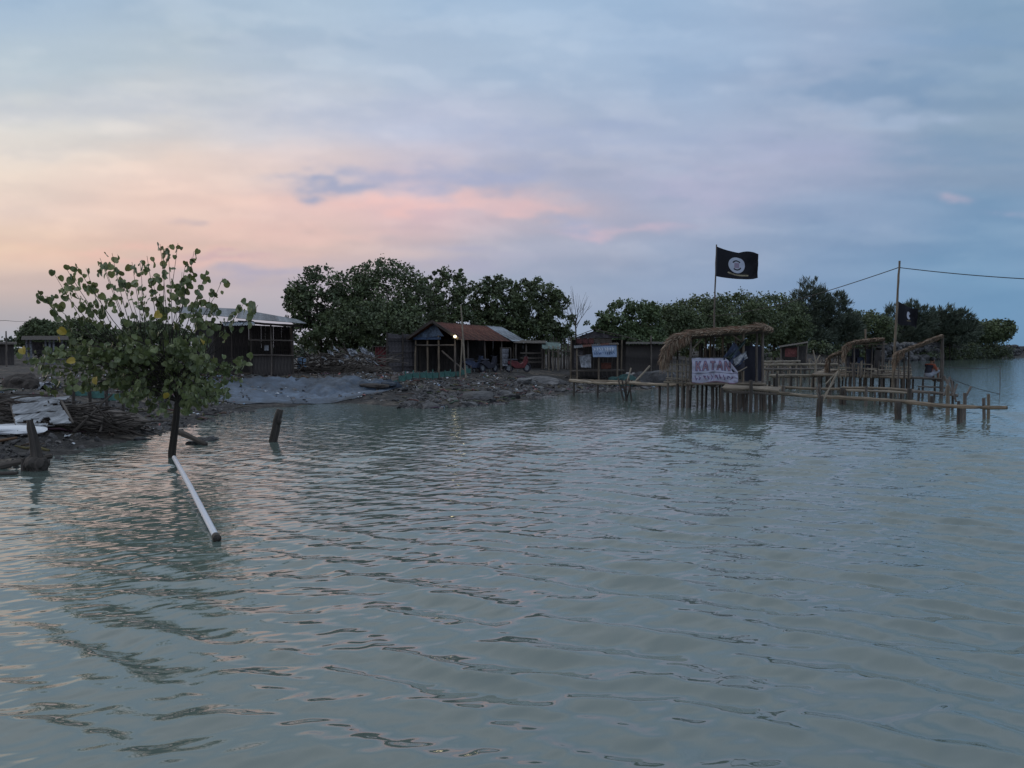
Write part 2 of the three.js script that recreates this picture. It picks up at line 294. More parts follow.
function pole(a, b, r0, r1 = r0, o = {}) {         // a bamboo or timber pole, slightly crooked, with knuckles
  const L = a.distanceTo(b), n = o.n ?? clamp(Math.round(L / 0.32), 3, 26), bend = (o.bend ?? 0.012) * L, pts = [], rad = [];
  const q = V(rr(-1, 1), rr(-1, 1), rr(-1, 1)), sag = o.sag ?? 0;
  for (let i = 0; i <= n; i++) { const t = i / n, w = Math.sin(t * Math.PI) * bend, p = a.clone().lerp(b, t).addScaledVector(q, w); p.y -= sag * 4 * t * (1 - t); pts.push(p.add(V(rr(-1, 1), rr(-1, 1), rr(-1, 1)).multiplyScalar(r0 * 0.12))); rad.push(lerp(r0, r1, t) * (1 + rr(-0.10, 0.14))); }
  return tube(pts, rad, o.sides ?? 7);
}
function slat(a, b, w, t, face = V(0, 1, 0)) {      // a straight board from a to b, w wide, t thick, broad side towards `face`
  const d = b.clone().sub(a), L = d.length(), x = d.normalize(), y = face.clone().addScaledVector(x, -face.dot(x)).normalize(), z = V().crossVectors(x, y);
  const g = new THREE.BoxGeometry(L, t, w); const p = g.attributes.position, q = g.attributes.uv; for (let i = 0; i < q.count; i++) q.setXY(i, q.getY(i) * w, q.getX(i) * L);
  const m = new THREE.Matrix4().makeBasis(x, y, z); g.applyMatrix4(m); const c = a.clone().add(b).multiplyScalar(0.5); g.translate(c.x, c.y, c.z); return g;
}
function sheet(fn, nu, nv, su = 1, sv = 1) {        // a smooth surface fn(u, v) -> Vector3
  const pos = [], uv = [], idx = [];
  for (let j = 0; j <= nv; j++) for (let i = 0; i <= nu; i++) { const p = fn(i / nu, j / nv); pos.push(p.x, p.y, p.z); uv.push(i / nu * su, j / nv * sv); }
  for (let j = 0; j < nv; j++) for (let i = 0; i < nu; i++) { const a = j * (nu + 1) + i, b = a + 1, c = a + nu + 1, d = c + 1; idx.push(a, b, c, b, d, c); }
  const g = new THREE.BufferGeometry(); g.setAttribute('position', new THREE.Float32BufferAttribute(pos, 3)); g.setAttribute('uv', new THREE.Float32BufferAttribute(uv, 2)); g.setIndex(idx); g.computeVertexNormals(); return g;
}
function slab(fn, nu, nv, th, su = 1, sv = 1) {      // a surface with thickness: two skins and a rim
  const top = sheet(fn, nu, nv, su, sv), p = top.attributes.position, nm = top.attributes.normal, bot = top.clone();
  for (let i = 0; i < p.count; i++) bot.attributes.position.setXYZ(i, p.getX(i) - nm.getX(i) * th, p.getY(i) - nm.getY(i) * th, p.getZ(i) - nm.getZ(i) * th);
  const ring = []; for (let i = 0; i <= nu; i++) ring.push(i); for (let j = 1; j <= nv; j++) ring.push(j * (nu + 1) + nu); for (let i = nu - 1; i >= 0; i--) ring.push(nv * (nu + 1) + i); for (let j = nv - 1; j > 0; j--) ring.push(j * (nu + 1));
  const b = new Buf(), g = (q, i) => V().fromBufferAttribute(q.attributes.position, i);
  for (let k = 0; k < ring.length; k++) { const a = ring[k], c = ring[(k + 1) % ring.length]; b.quad(g(top, a), g(bot, a), g(bot, c), g(top, c)); }
  return join([top, bot, b.build()]);
}
// one corrugated sheet between four corners (a-b along the top, d-c along the bottom)
function corrugated(a, b, c, d, waves, amp = 0.018) {
  const n = V().crossVectors(b.clone().sub(a), d.clone().sub(a)).normalize(); if (n.y < 0) n.negate();
  const w = a.distanceTo(b), h = a.distanceTo(d);
  return slab((u, v) => a.clone().lerp(b, u).lerp(d.clone().lerp(c, u), v).addScaledVector(n, Math.sin(u * waves * Math.PI * 2) * amp), waves * 6, 2, 0.006, w, h);
}
function roofOf(parent, a, b, c, d, k, m, ms = null) {     // k sheets side by side, each overlapping the last a little
  for (let i = 0; i < k; i++) { const u0 = i / k - (i ? 0.004 : 0), u1 = (i + 1) / k, s = rr(-0.012, 0.012), l = V(0, 0.008 * (i % 2) + rr(0, 0.01), 0);
    const A = a.clone().lerp(b, u0).add(l), B = a.clone().lerp(b, u1).add(l), C = d.clone().lerp(c, u1 + s * 0).addScaledVector(c.clone().sub(b).normalize(), rr(0, 0.06)).add(l), D = d.clone().lerp(c, u0).addScaledVector(c.clone().sub(b).normalize(), rr(0, 0.06)).add(l);
    part(parent, 'roof_sheet', corrugated(A, B, C, D, Math.max(3, Math.round(A.distanceTo(B) / 0.11))), ms ? pick(ms) : m); }
}
function drape(a, b, c, d, nu, nv, fold) { const s = rr(0, 50), n = V().crossVectors(b.clone().sub(a), d.clone().sub(a)).normalize();   // hanging cloth between four corners
  return sheet((u, v) => a.clone().lerp(b, u).lerp(d.clone().lerp(c, u), v).addScaledVector(n, (fbm(u * 5 + s, v * 2 + s, 3) - 0.5) * fold * (0.3 + v)), nu, nv, a.distanceTo(b), a.distanceTo(d)); }

// ---------- rocks, rubble and litter along the shore ----------
function lump(seed, sx, sy, sz, detail = 2, rough = 0.35) {
  const g = new THREE.IcosahedronGeometry(1, detail), p = g.attributes.position, q = g.attributes.uv;
  for (let i = 0; i < p.count; i++) { const x = p.getX(i), y = p.getY(i), z = p.getZ(i); const f = 1 + (fbm(x * 1.3 + seed * 3.1 + 9, y * 1.3 + z * 1.7 + seed, 3) - 0.5) * 2 * rough; const s = v => Math.sign(v) * Math.pow(Math.abs(v), 0.82); p.setXYZ(i, s(x) * f * sx, s(y) * f * sy, s(z) * f * sz); q.setXY(i, x * sx + z * sz * 0.6, y * sy + z * sz * 0.6); }
  g.computeVertexNormals(); return g;
}
const rockShapes = []; for (let k = 0; k < 9; k++) rockShapes.push(lump(k + 1, 1, rr(0.5, 0.75), rr(0.7, 1.05), 2, 0.45));
function rock(p, s, label, group, m = null, name = 'rock') {
  const o = shade(new THREE.Mesh(pick(rockShapes), m ?? pick([MAT.rock, MAT.rock, MAT.rockDark, MAT.rockPale]))); o.name = numbered(name); o.position.copy(p); o.scale.set(s * rr(0.85, 1.3), s * rr(0.5, 0.85), s * rr(0.8, 1.2)); o.rotation.set(rr(-0.2, 0.2), rr(0, 6.28), rr(-0.2, 0.2)); o.userData = { label, category: 'rock', group }; scene.add(o); return o;
}
function stuffCopies(name, label, category, geo, m, list) {      // what nobody could count
  const o = new THREE.InstancedMesh(geo, m, list.length), q = new THREE.Object3D();
  list.forEach(([p, rot, sc, col], i) => { q.position.copy(p); q.rotation.set(...rot); q.scale.set(...sc); q.updateMatrix(); o.setMatrixAt(i, q.matrix); if (col) o.setColorAt(i, new THREE.Color().setRGB(...col)); });
  o.name = name; o.userData = { label, category, kind: 'stuff' }; shade(o); scene.add(o); return o;
}
{
  const r = rng(9), list = [];
  while (list.length < 6500) {                    // stones and broken bits on the shore band
    const i = Math.floor(r() * 24) + 3, [x0, z0] = SHORE[i], [x1, z1] = SHORE[i + 1], t = r();
    const x = lerp(x0, x1, t) + (r() - 0.5) * 12, z = lerp(z0, z1, t) + (r() - 0.5) * 12, d = -z; if (d > 75 || d < 9) continue;
    const sd = shoreDist(x, z); if (sd < -0.7 || sd > (x < -8 ? 12 : 6.5) || (x > -11 && x < -4.6 && d > 29 && d < 40)) continue;
    if (fbm(x * 0.7 + 3, z * 0.7, 3) < 0.42) continue;
    const s = (x < -8.5 ? 0.6 : 1) * (0.025 + 0.10 * Math.pow(r(), 3)), c = 0.5 + r() * 0.9;
    list.push([V(x, groundY(x, z, sd) + s * 0.2, z), [r(), r() * 6, r()], [s * (0.8 + r()), s * 0.6, s * (0.8 + r() * 0.6)], [c, c * 0.97, c * 0.95]]);
  }
  stuffCopies('rubble', 'small stones and broken bits scattered over the muddy shore', 'rubble', lump(3, 1, 0.7, 0.9, 1, 0.4), MAT.rock, list);
  const tr = []; const rag = new THREE.PlaneGeometry(1, 1, 3, 3); { const p = rag.attributes.position; for (let i = 0; i < p.count; i++) p.setZ(i, (hash2(i, 3) - 0.5) * 0.5); rag.rotateX(-Math.PI / 2); rag.computeVertexNormals(); }
  while (tr.length < 2600) {
    const far = r() < 0.55, x = far ? -40 + r() * 40 : -24 + r() * 36, z = far ? -30 - r() * 28 : -14 - r() * 34, sd = shoreDist(x, z); if (sd < 0.2 || sd > 16) continue; if (fbm(x * 0.4, z * 0.4 + 20, 3) < 0.45) continue;
    const s = 0.05 + 0.16 * r() * r(), w = r(), c = w < 0.12 ? [1.4, 1.45, 1.5] : w < 0.2 ? [0.5, 0.7, 0.9] : w < 0.25 ? [0.9, 0.35, 0.3] : [0.35, 0.32, 0.3];
    tr.push([V(x, groundY(x, z, sd) + 0.03, z), [(r() - 0.5), r() * 6, (r() - 0.5)], [s, s, s * (0.5 + r())], c]);
  }
  stuffCopies('litter', 'scraps of plastic and cloth washed up over the shore', 'litter', rag, M(0.42, 0.42, 0.42, 0.8), tr);
  const dw = []; while (dw.length < 420) { const x = -22 + r() * 32, z = -16 - r() * 32, sd = shoreDist(x, z); if (sd < 0 || sd > 9 || (x > -13 && x < -5 && z < -31 && z > -38)) continue; const s = 0.3 + r() * 0.7; dw.push([V(x, groundY(x, z, sd) + 0.04, z), [(r() - 0.5) * 0.3, r() * 6.28, Math.PI / 2 + (r() - 0.5) * 0.35], [0.5 + r(), s, 0.5 + r()], [0.6 + r() * 0.9, 0.6 + r() * 0.8, 0.6 + r() * 0.7]]); }
  stuffCopies('driftwood_scatter', 'thin driftwood sticks strewn over the muddy shore', 'driftwood', tube([V(0, -0.5, 0), V(0.03, -0.15, 0.02), V(-0.02, 0.2, 0), V(0, 0.5, 0.02)], [0.024, 0.028, 0.024, 0.014], 6), MAT.drift, dw);
  // single rocks that can be told apart
  const shoreRocks = [[395, 400], [408, 403], [420, 399], [430, 405], [442, 397], [452, 401], [468, 403], [478, 396], [488, 400], [500, 402], [512, 397], [524, 399], [466, 391], [496, 391], [440, 390], [415, 392], [510, 389], [378, 398], [388, 393], [531, 394], [548, 395], [560, 391], [575, 390], [590, 392], [603, 389], [618, 391], [631, 389], [645, 387], [658, 388], [540, 388], [481, 388], [455, 393], [428, 396], [402, 396], [436, 402], [506, 394], [519, 392], [597, 385], [585, 383], [640, 382], [650, 379], [662, 377], [628, 380], [672, 381], [611, 383]];
  for (const [px, py] of shoreRocks) { const d = waterD(py + 2) * 0.985, p = onGround(px, d); const k = Math.floor(R0() * 3), w = px < 412 ? 'right of the tarpaulin foot' : px < 462 ? 'below the green plank fence' : px < 505 ? 'straight below the open house' : px < 552 ? 'around the long grey boulder' : px < 612 ? 'under the shore end of the bamboo walkway' : 'between the walkway props and the thatched hut'; rock(p.add(V(0, 0.02, 0)), rr(0.16, 0.36), `${['mid grey', 'dark wet', 'pale grey'][k]} rock among the rubble ${w}`, 'rocks along the middle shore', [MAT.rock, MAT.rockDark, MAT.rockPale][k]); }
  for (const [px, py, s, l, m] of [[545, 385, 0.95, 'long grey boulder with a flat top beside the end of the bamboo walkway', MAT.rock], [523, 386, 0.75, 'pale rounded boulder left of the grey boulder by the walkway end', MAT.rockPale], [476, 398, 0.8, 'broad dark boulder at the water edge below the green plank fence', MAT.rockDark], [206, 437, 0.27, 'larger dark stone in the shallows right of the leafy tree trunk', MAT.rockDark], [194, 441, 0.22, 'smaller dark stone at the end of the slanting log by the tree', MAT.rockDark], [140, 437, 0.22, 'dark stone in the shallows below the brush pile end', MAT.rockDark]])
    { const d = waterD(py + 3), p = onGround(px, d); p.y = Math.max(p.y, -0.04); rock(p, s, l, undefined, m, s > 0.5 ? 'boulder' : 'rock'); }
}

// ---------- leaves and trees ----------
const GREEN = [[0.090, 0.118, 0.050], [0.108, 0.138, 0.056], [0.078, 0.104, 0.048], [0.120, 0.148, 0.060], [0.096, 0.116, 0.058]];
const PINE = [[0.070, 0.090, 0.058], [0.080, 0.100, 0.064], [0.062, 0.082, 0.056]];
const leafMat = M(1, 1, 1, 0.62, { vertexColors: true });
function dirRand() { const z = rr(-1, 1), a = rr(0, 6.283), s = Math.sqrt(1 - z * z); return V(Math.cos(a) * s, z, Math.sin(a) * s); }
// clumps: [{ c, r: Vector3 }]; leaves gather in sprays inside each
function crownGeo(clumps, n, size, cols, { sprays = 60, spread = 0.16, needle = 0, shell = 0.5 } = {}) {
  const b = new Buf(true); const vol = clumps.map(k => k.r.x * k.r.y * k.r.z), tot = vol.reduce((x, y) => x + y, 0);
  clumps.forEach((k, ci) => {
    const m = Math.round(n * vol[ci] / tot), ns = Math.max(6, Math.round(sprays * vol[ci] / tot * clumps.length)), R = Math.cbrt(k.r.x * k.r.y * k.r.z), sp_ = [];
    for (let s = 0; s < ns; s++) { const d = dirRand(), f = shell + (1.04 - shell) * Math.sqrt(R0()); sp_.push({ p: V(d.x * k.r.x * f, d.y * k.r.y * f, d.z * k.r.z * f), d, w: rr(0.6, 1.4), col: pick(cols) }); }
    for (let i = 0; i < m; i++) {
      const s = pick(sp_), q = s.p.clone().add(V(rr(-1, 1) + rr(-1, 1), (rr(-1, 1) + rr(-1, 1)) * 0.8, rr(-1, 1) + rr(-1, 1)).multiplyScalar(spread * R * s.w * 0.7)).add(k.c);
      const L = size * rr(0.7, 1.35), W = needle ? L * needle : L * rr(0.55, 0.8);
      const t = needle ? s.d.clone().multiplyScalar(0.8).add(dirRand().multiplyScalar(0.6)).add(V(0.1, 0.45, 0)).normalize() : dirRand().add(V(0, -0.25, 0)).normalize();
      const sd = V().crossVectors(t, dirRand()).normalize(), nn = V().crossVectors(t, sd), v = rr(0.75, 1.25), col = [s.col[0] * v, s.col[1] * v, s.col[2] * v];
      const p0 = q.clone().addScaledVector(t, -L / 2), p2 = q.clone().addScaledVector(t, L / 2), m0 = q.clone().addScaledVector(nn, W * 0.22);
      b.tri(p0, m0.clone().addScaledVector(sd, W / 2), p2, col); b.tri(p0, p2, m0.clone().addScaledVector(sd, -W / 2), col);
    }
  });
  return b.build();
}
function limb(a, b, r0, r1, wob = 0.06) { const L = a.distanceTo(b), n = Math.max(4, Math.round(L / 0.5)), q = dirRand(), pts = [], rad = []; for (let i = 0; i <= n; i++) { const t = i / n; pts.push(a.clone().lerp(b, t).addScaledVector(q, Math.sin(t * 3.14) * L * wob).add(V(rr(-1, 1), rr(-1, 1), rr(-1, 1)).multiplyScalar(L * 0.012))); rad.push(lerp(r0, r1, Math.pow(t, 0.8))); } return tube(pts, rad, 6); }
// clumpsPx: [px, py, half width px, half height px, nearness m]
function tree(name, label, group, basePx, d, clumpsPx, o = {}) {
  const k = d / FPX, base = onGround(basePx, d), t = thing(name, label, 'tree', base, group);
  const clumps = clumpsPx.map(([px, py, rx, ry, dz = 0]) => ({ c: at(px, py, d - dz), r: V(rx * k, ry * k, rx * k * (o.depth ?? 0.8)) }));
  const c0 = clumps[0].c, fork = base.clone().lerp(V(lerp(base.x, c0.x, 0.5), c0.y - clumps[0].r.y * 0.55, base.z), 0.75), rT = o.trunk ?? Math.max(0.09, clumps[0].r.y * 0.055);
  part(t, 'trunk', limb(base.clone().add(V(0, -0.15, 0)), fork, rT * 1.25, rT * 0.8, 0.03), MAT.bark);
  const br = []; for (const c of clumps) { br.push(limb(fork, c.c.clone().add(V(0, c.r.y * 0.3, 0)), rT * 0.6, 0.03)); for (let i = 0; i < (o.twigs ?? 5); i++) { const q = dirRand(); q.y = Math.abs(q.y) * 0.8 + 0.1; br.push(limb(fork.clone().lerp(c.c, rr(0.3, 0.9)), c.c.clone().add(V(q.x * c.r.x * 0.9, q.y * c.r.y * 0.95, q.z * c.r.z * 0.9)), rT * 0.3, 0.012)); } }
  part(t, 'limbs', join(br), MAT.bark);
  part(t, 'crown', crownGeo(clumps, o.leaves ?? 4000, (o.leaf ?? 2.6) * k, o.cols ?? GREEN, o), leafMat, 'stuff');
  return t;
}
// big trees behind the huts
tree('broadleaf_tree', 'large dense round-crowned tree behind the grey wall, tallest of the shore trees', 'trees behind the huts', 392, 53, [[386, 300, 40, 40], [352, 312, 28, 40], [424, 318, 24, 32], [376, 326, 48, 24, 2]], { leaves: 26000, leaf: 3.0, sprays: 260, spread: 0.16, shell: 0.5 });
tree('broadleaf_tree', 'loose-leaved tree at the left edge of the big round tree, above the timber heap', 'trees behind the huts', 322, 51, [[318, 302, 28, 34], [300, 312, 18, 28], [330, 338, 30, 18]], { leaves: 7500, leaf: 3.4, sprays: 80, spread: 0.17 });
tree('broadleaf_tree', 'open tree with upright shoots behind the rusty red roof', 'trees behind the huts', 450, 62, [[446, 300, 22, 30], [432, 290, 12, 18], [462, 295, 13, 24], [450, 325, 30, 18]], { leaves: 6500, leaf: 3.3, sprays: 70, spread: 0.15 });
tree('broadleaf_tree', 'tree with a dense dark crown above the pale tin roof', 'trees behind the huts', 500, 64, [[497, 308, 26, 30], [486, 298, 16, 20], [510, 325, 26, 20]], { leaves: 8500, leaf: 3.2, sprays: 80, spread: 0.17 });
tree('broadleaf_tree', 'tree with several pointed tops left of the bare tree', 'trees behind the huts', 542, 65, [[538, 308, 24, 30], [525, 296, 14, 20], [554, 316, 19, 27], [540, 334, 30, 14]], { leaves: 9000, leaf: 3.2, sprays: 85, spread: 0.17 });
tree('broadleaf_tree', 'bright green tree with loose leaves behind the hut with the blue banner', 'trees behind the huts', 628, 68, [[622, 320, 24, 20], [602, 326, 15, 15], [644, 322, 20, 20], [628, 340, 34, 12]], { leaves: 9000, leaf: 3.2, sprays: 85, spread: 0.17, cols: [[0.095, 0.135, 0.055], [0.11, 0.15, 0.06], [0.08, 0.115, 0.05]] });
// treeline
const LINE = [
  [665, 84, [[664, 324, 26, 20], [682, 328, 24, 18]], 'leafy tree in the treeline just left of the thatched hut', GREEN],
  [700, 95, [[698, 321, 28, 23], [720, 328, 24, 18]], 'round tree in the treeline directly behind the flag hut roof', GREEN],
  [738, 100, [[738, 317, 32, 23], [758, 326, 26, 18]], 'round tree in the treeline behind the flag pole', GREEN],
  [775, 106, [[774, 319, 28, 23], [790, 330, 22, 18]], 'tree in the treeline between the flag hut and the casuarina', GREEN],
  [868, 150, [[868, 330, 26, 16], [852, 326, 16, 14]], 'low dark tree between the two casuarina groups', GREEN],
  [985, 200, [[978, 333, 24, 10], [1000, 330, 15, 10], [962, 332, 18, 8]], 'spreading flat-topped tree at the far right end of the spit', GREEN],
  [940, 185, [[938, 330, 26, 16], [915, 334, 22, 12]], 'dense low tree under the right casuarinas on the spit', GREEN],
  [38, 82, [[40, 332, 16, 12], [56, 336, 16, 12], [26, 338, 10, 9]], 'distant tree at the far left beyond the leafy shore tree', GREEN],
  [84, 88, [[80, 334, 22, 13], [104, 338, 20, 10]], 'distant tree behind the left side of the leafy shore tree', GREEN],
  [150, 84, [[146, 334, 24, 12], [172, 336, 20, 10]], 'distant tree behind the right side of the leafy shore tree', GREEN],
];
for (const [px, d, cl, label, cols] of LINE) tree('broadleaf_tree', label, 'trees along the far treeline', px, d, cl, { leaves: 12000, leaf: 2.3, cols, sprays: 190, spread: 0.2, shell: 0.55, twigs: 3 });
tree('casuarina_tree', 'tall feathery casuarina, highest of the right-hand trees', 'casuarinas on the spit', 812, 140, [[810, 305, 17, 24], [800, 322, 22, 22], [826, 318, 16, 22], [816, 288, 8, 10], [806, 338, 28, 10]], { leaves: 15000, leaf: 5, needle: 0.13, cols: PINE, sprays: 110, spread: 0.2 });
tree('casuarina_tree', 'feathery casuarina leaning right beside the tallest casuarina', 'casuarinas on the spit', 842, 142, [[838, 312, 12, 20], [846, 328, 16, 16], [830, 332, 16, 14]], { leaves: 9000, leaf: 5, needle: 0.13, cols: PINE, sprays: 80, spread: 0.2 });
tree('casuarina_tree', 'feathery casuarina behind the flag on the tall bamboo pole', 'casuarinas on the spit', 908, 170, [[912, 314, 12, 14], [896, 318, 14, 12], [922, 322, 14, 16], [902, 332, 24, 12]], { leaves: 9500, leaf: 5, needle: 0.14, cols: PINE, sprays: 90, spread: 0.2 });
tree('casuarina_tree', 'wide-crowned casuarina right of the tall bamboo pole flag', 'casuarinas on the spit', 950, 178, [[948, 317, 15, 11], [962, 318, 12, 9], [936, 326, 16, 12], [955, 332, 24, 12]], { leaves: 9500, leaf: 5, needle: 0.14, cols: PINE, sprays: 90, spread: 0.2 });
{ // the far scrub that closes the view under the treeline
  const b = []; for (let k = 0; k < 60; k++) { const px = 560 + k * 7.6 + rr(-3, 3), d = px < 700 ? rr(86, 100) : px < 800 ? rr(100, 118) : lerp(120, 205, (px - 800) / 220) + rr(0, 12); b.push({ c: at(px, 0, d), px, d }); }
  for (let k = 0; k < 40; k++) { const px = -60 + k * 11, d = rr(90, 112); b.push({ c: at(px, 0, d), px, d }); }
  const cl = b.map(({ c, d }) => { const y = groundY(c.x, c.z), h = rr(9, 19) / FPX * d; return { c: V(c.x, y + h * 0.5, c.z), r: V(d * 0.022, h * 0.6, d * 0.015) }; });
  single('undergrowth', 'low dark scrub filling in below the far trees', 'scrub', crownGeo(cl, 42000, 0.42, [...GREEN, ...PINE], { sprays: 12, spread: 0.3, shell: 0.2 }), leafMat, V(0, 0, -110), undefined, 'stuff');
}
{ // bare tree
  const d = 62, base = onGround(576, d), t = thing('bare_tree', 'thin leafless tree between two green trees, right of centre', 'tree', base);
  const top = at(576, 318, d), br = []; part(t, 'trunk', limb(base, top, 0.10, 0.05, 0.03), MAT.drift);
  for (const [px, py] of [[566, 298], [572, 292], [579, 295], [585, 300], [590, 306], [563, 308], [582, 304], [570, 304]]) { const e = at(px, py, d + rr(-0.6, 0.6)); const f = base.clone().lerp(top, rr(0.75, 1)); br.push(limb(f, e, 0.03, 0.008)); for (let k = 0; k < 3; k++) br.push(limb(f.clone().lerp(e, rr(0.4, 0.8)), e.clone().add(V(rr(-0.6, 0.6), rr(-0.3, 0.5), rr(-0.5, 0.5))), 0.014, 0.006)); }
  part(t, 'limbs', join(br), MAT.drift);
}
// ---------- the leafy tree standing in the shallows ----------
{
  const d = 16.4, base = at(172, 458, d); base.y = groundY(base.x, base.z);
  const t = thing('leafy_shore_tree', 'sparse young tree with large round leaves, some yellow, standing in the shallows', 'tree', base);
  const fork = at(178, 400, d);
  part(t, 'trunk', tube([base.clone().add(V(0, -0.2, 0)), at(172, 452, d), at(174, 436, d), at(176, 418, d), fork, at(176, 384, d), at(172, 368, d)], [0.085, 0.08, 0.075, 0.07, 0.06, 0.05, 0.04], 8), MAT.bark);
  const leafShape = (() => { // one heart-shaped leaf, stalk end at the origin, tip along -y, folded along its middle
    const b = new Buf(), e = [[0, 0], [0.20, 0.07], [0.42, -0.04], [0.52, -0.30], [0.46, -0.60], [0.27, -0.86], [0, -0.98]];
    for (const s of [-1, 1]) for (let i = 0; i < e.length - 1; i++) { const f = ([x, y]) => V(x * s, y, Math.abs(x) * 0.35 - y * y * 0.18); b.tri(V(0, -0.35, 0.02), f(e[i]), f(e[i + 1])); }
    return b.build();
  })();
  const tips = [[52, 270], [45, 296], [38, 290], [66, 268], [75, 263], [86, 268], [100, 258], [112, 253], [104, 266], [140, 261], [147, 256], [132, 262], [160, 244], [168, 246], [178, 243], [186, 262], [194, 251], [190, 276], [206, 272], [212, 288], [223, 278], [244, 303], [258, 305], [62, 288], [72, 286], [120, 274], [94, 282], [128, 286], [152, 276], [165, 266], [176, 286], [182, 272], [202, 298], [216, 306], [50, 308], [232, 312], [84, 300], [110, 296], [140, 296], [160, 300], [196, 308]];
  const lower = []; for (let k = 0; k < 270; k++) { const a = rr(0, 6.283), f = Math.pow(R0(), 0.4); lower.push([142 + Math.cos(a) * f * 108, 373 + Math.sin(a) * f * 41 - (Math.abs(Math.cos(a)) * f) * 2]); } for (const q of [[20, 352], [30, 358], [34, 340], [45, 350], [40, 372], [60, 382], [75, 396], [240, 352], [248, 345], [236, 368], [215, 400], [222, 392], [200, 408], [120, 402], [95, 398], [150, 408], [246, 358]]) lower.push(q);
  const spots = [], br = [], knots = [at(178, 402, d), at(176, 392, d), at(174, 380, d), at(172, 369, d), at(150, 384, d + 0.6), at(152, 368, d + 0.4)];
  const grow = (px, py, r, n, span, low) => {
    if (low && fbm(px * 0.03 + 4, py * 0.045 + 9, 3) < 0.41) return; const e = at(px, py, d + rr(-1, 1) * (low ? 1.7 : 1.3)), s = knots[Math.floor(R0() * knots.length)];
    const pts = []; for (let i = 0; i <= 7; i++) { const u = i / 7, p = s.clone().lerp(e, u); const lift = low ? Math.sin(u * 3.14) * 0.16 : (Math.pow(u, 1.7) - u); p.y = low ? p.y + lift : lerp(s.y, e.y, Math.pow(u, 1.35)); p.x = lerp(s.x, e.x, Math.pow(u, low ? 1 : 0.8)); pts.push(p.add(V(rr(-1, 1), rr(-1, 1), rr(-1, 1)).multiplyScalar(0.03 * Math.sin(u * 3.1)))); }
    br.push(tube(pts, pts.map((_, i) => lerp(r, 0.004, i / 7)), 5));
    for (let i = 0; i < n; i++) { const u = i < 3 ? 0.99 - 0.03 * i * R0() : 1 - span * Math.pow(R0(), 0.9), k = Math.min(6, Math.floor(u * 7)), p = pts[k].clone().lerp(pts[k + 1], u * 7 - k); spots.push({ p: p.add(dirRand().multiplyScalar(rr(0.03, 0.16))), low, tip: 1 - u }); }
  };
  for (const [px, py] of tips) grow(px, py, 0.014, 12, 0.34, false);
  for (const [px, py] of lower) grow(px, py, 0.013, 15, 0.5, true);
  part(t, 'branches', join(br), MAT.bark);
  const lm = [[0.13, 0.165, 0.055], [0.16, 0.195, 0.06], [0.11, 0.14, 0.05], [0.185, 0.21, 0.075], [0.125, 0.148, 0.06]].map(c => M(...c, 0.55, { transmission: 0.3 }));
  const lmY = M(0.46, 0.33, 0.04, 0.6, { transmission: 0.3 }), q = new THREE.Object3D();
  const pose = s => { q.position.copy(s.p); q.rotation.set(rr(-0.9, 0.9), rr(0, 6.283), rr(-0.8, 0.8)); q.scale.setScalar(s.size ?? (s.low ? rr(0.07, 0.145) : rr(0.08, 0.17))); q.updateMatrix(); };
  for (const [px, py] of [[59, 333], [160, 317], [22, 352], [201, 343], [214, 361], [96, 381], [166, 397], [75, 365], [60, 342]]) { const e = at(px, py, d - rr(0.9, 1.6)); spots.push({ p: e.clone().add(V(0, 0.08, 0)), yellow: true, size: rr(0.11, 0.17), low: true }); }
  spots.sort((a, b) => b.p.z - a.p.z || 0);
  const singles = [...spots.filter(s => s.yellow), ...spots.filter(s => !s.low), ...spots.filter(s => s.low && !s.yellow)].slice(0, 300), set = new Set(singles), rest = [];
  for (const s of singles) { pose(s); const o = shade(new THREE.Mesh(leafShape, s.yellow ? lmY : pick(lm))); o.name = 'leaf'; o.position.copy(s.p).sub(base); o.rotation.copy(q.rotation); o.scale.copy(q.scale); if (s.yellow) { o.rotation.set(rr(-0.9, 0.5), rr(-1.1, 1.1), rr(-1.2, 1.2)); } t.add(o); }
  for (const m of lm) rest.push([]);
  for (const s of spots) if (!set.has(s)) { pose(s); rest[Math.floor(R0() * lm.length)].push(leafShape.clone().applyMatrix4(q.matrix)); }
  rest.forEach((g, i) => g.length && part(t, 'foliage', join(g), lm[i], 'stuff'));
}

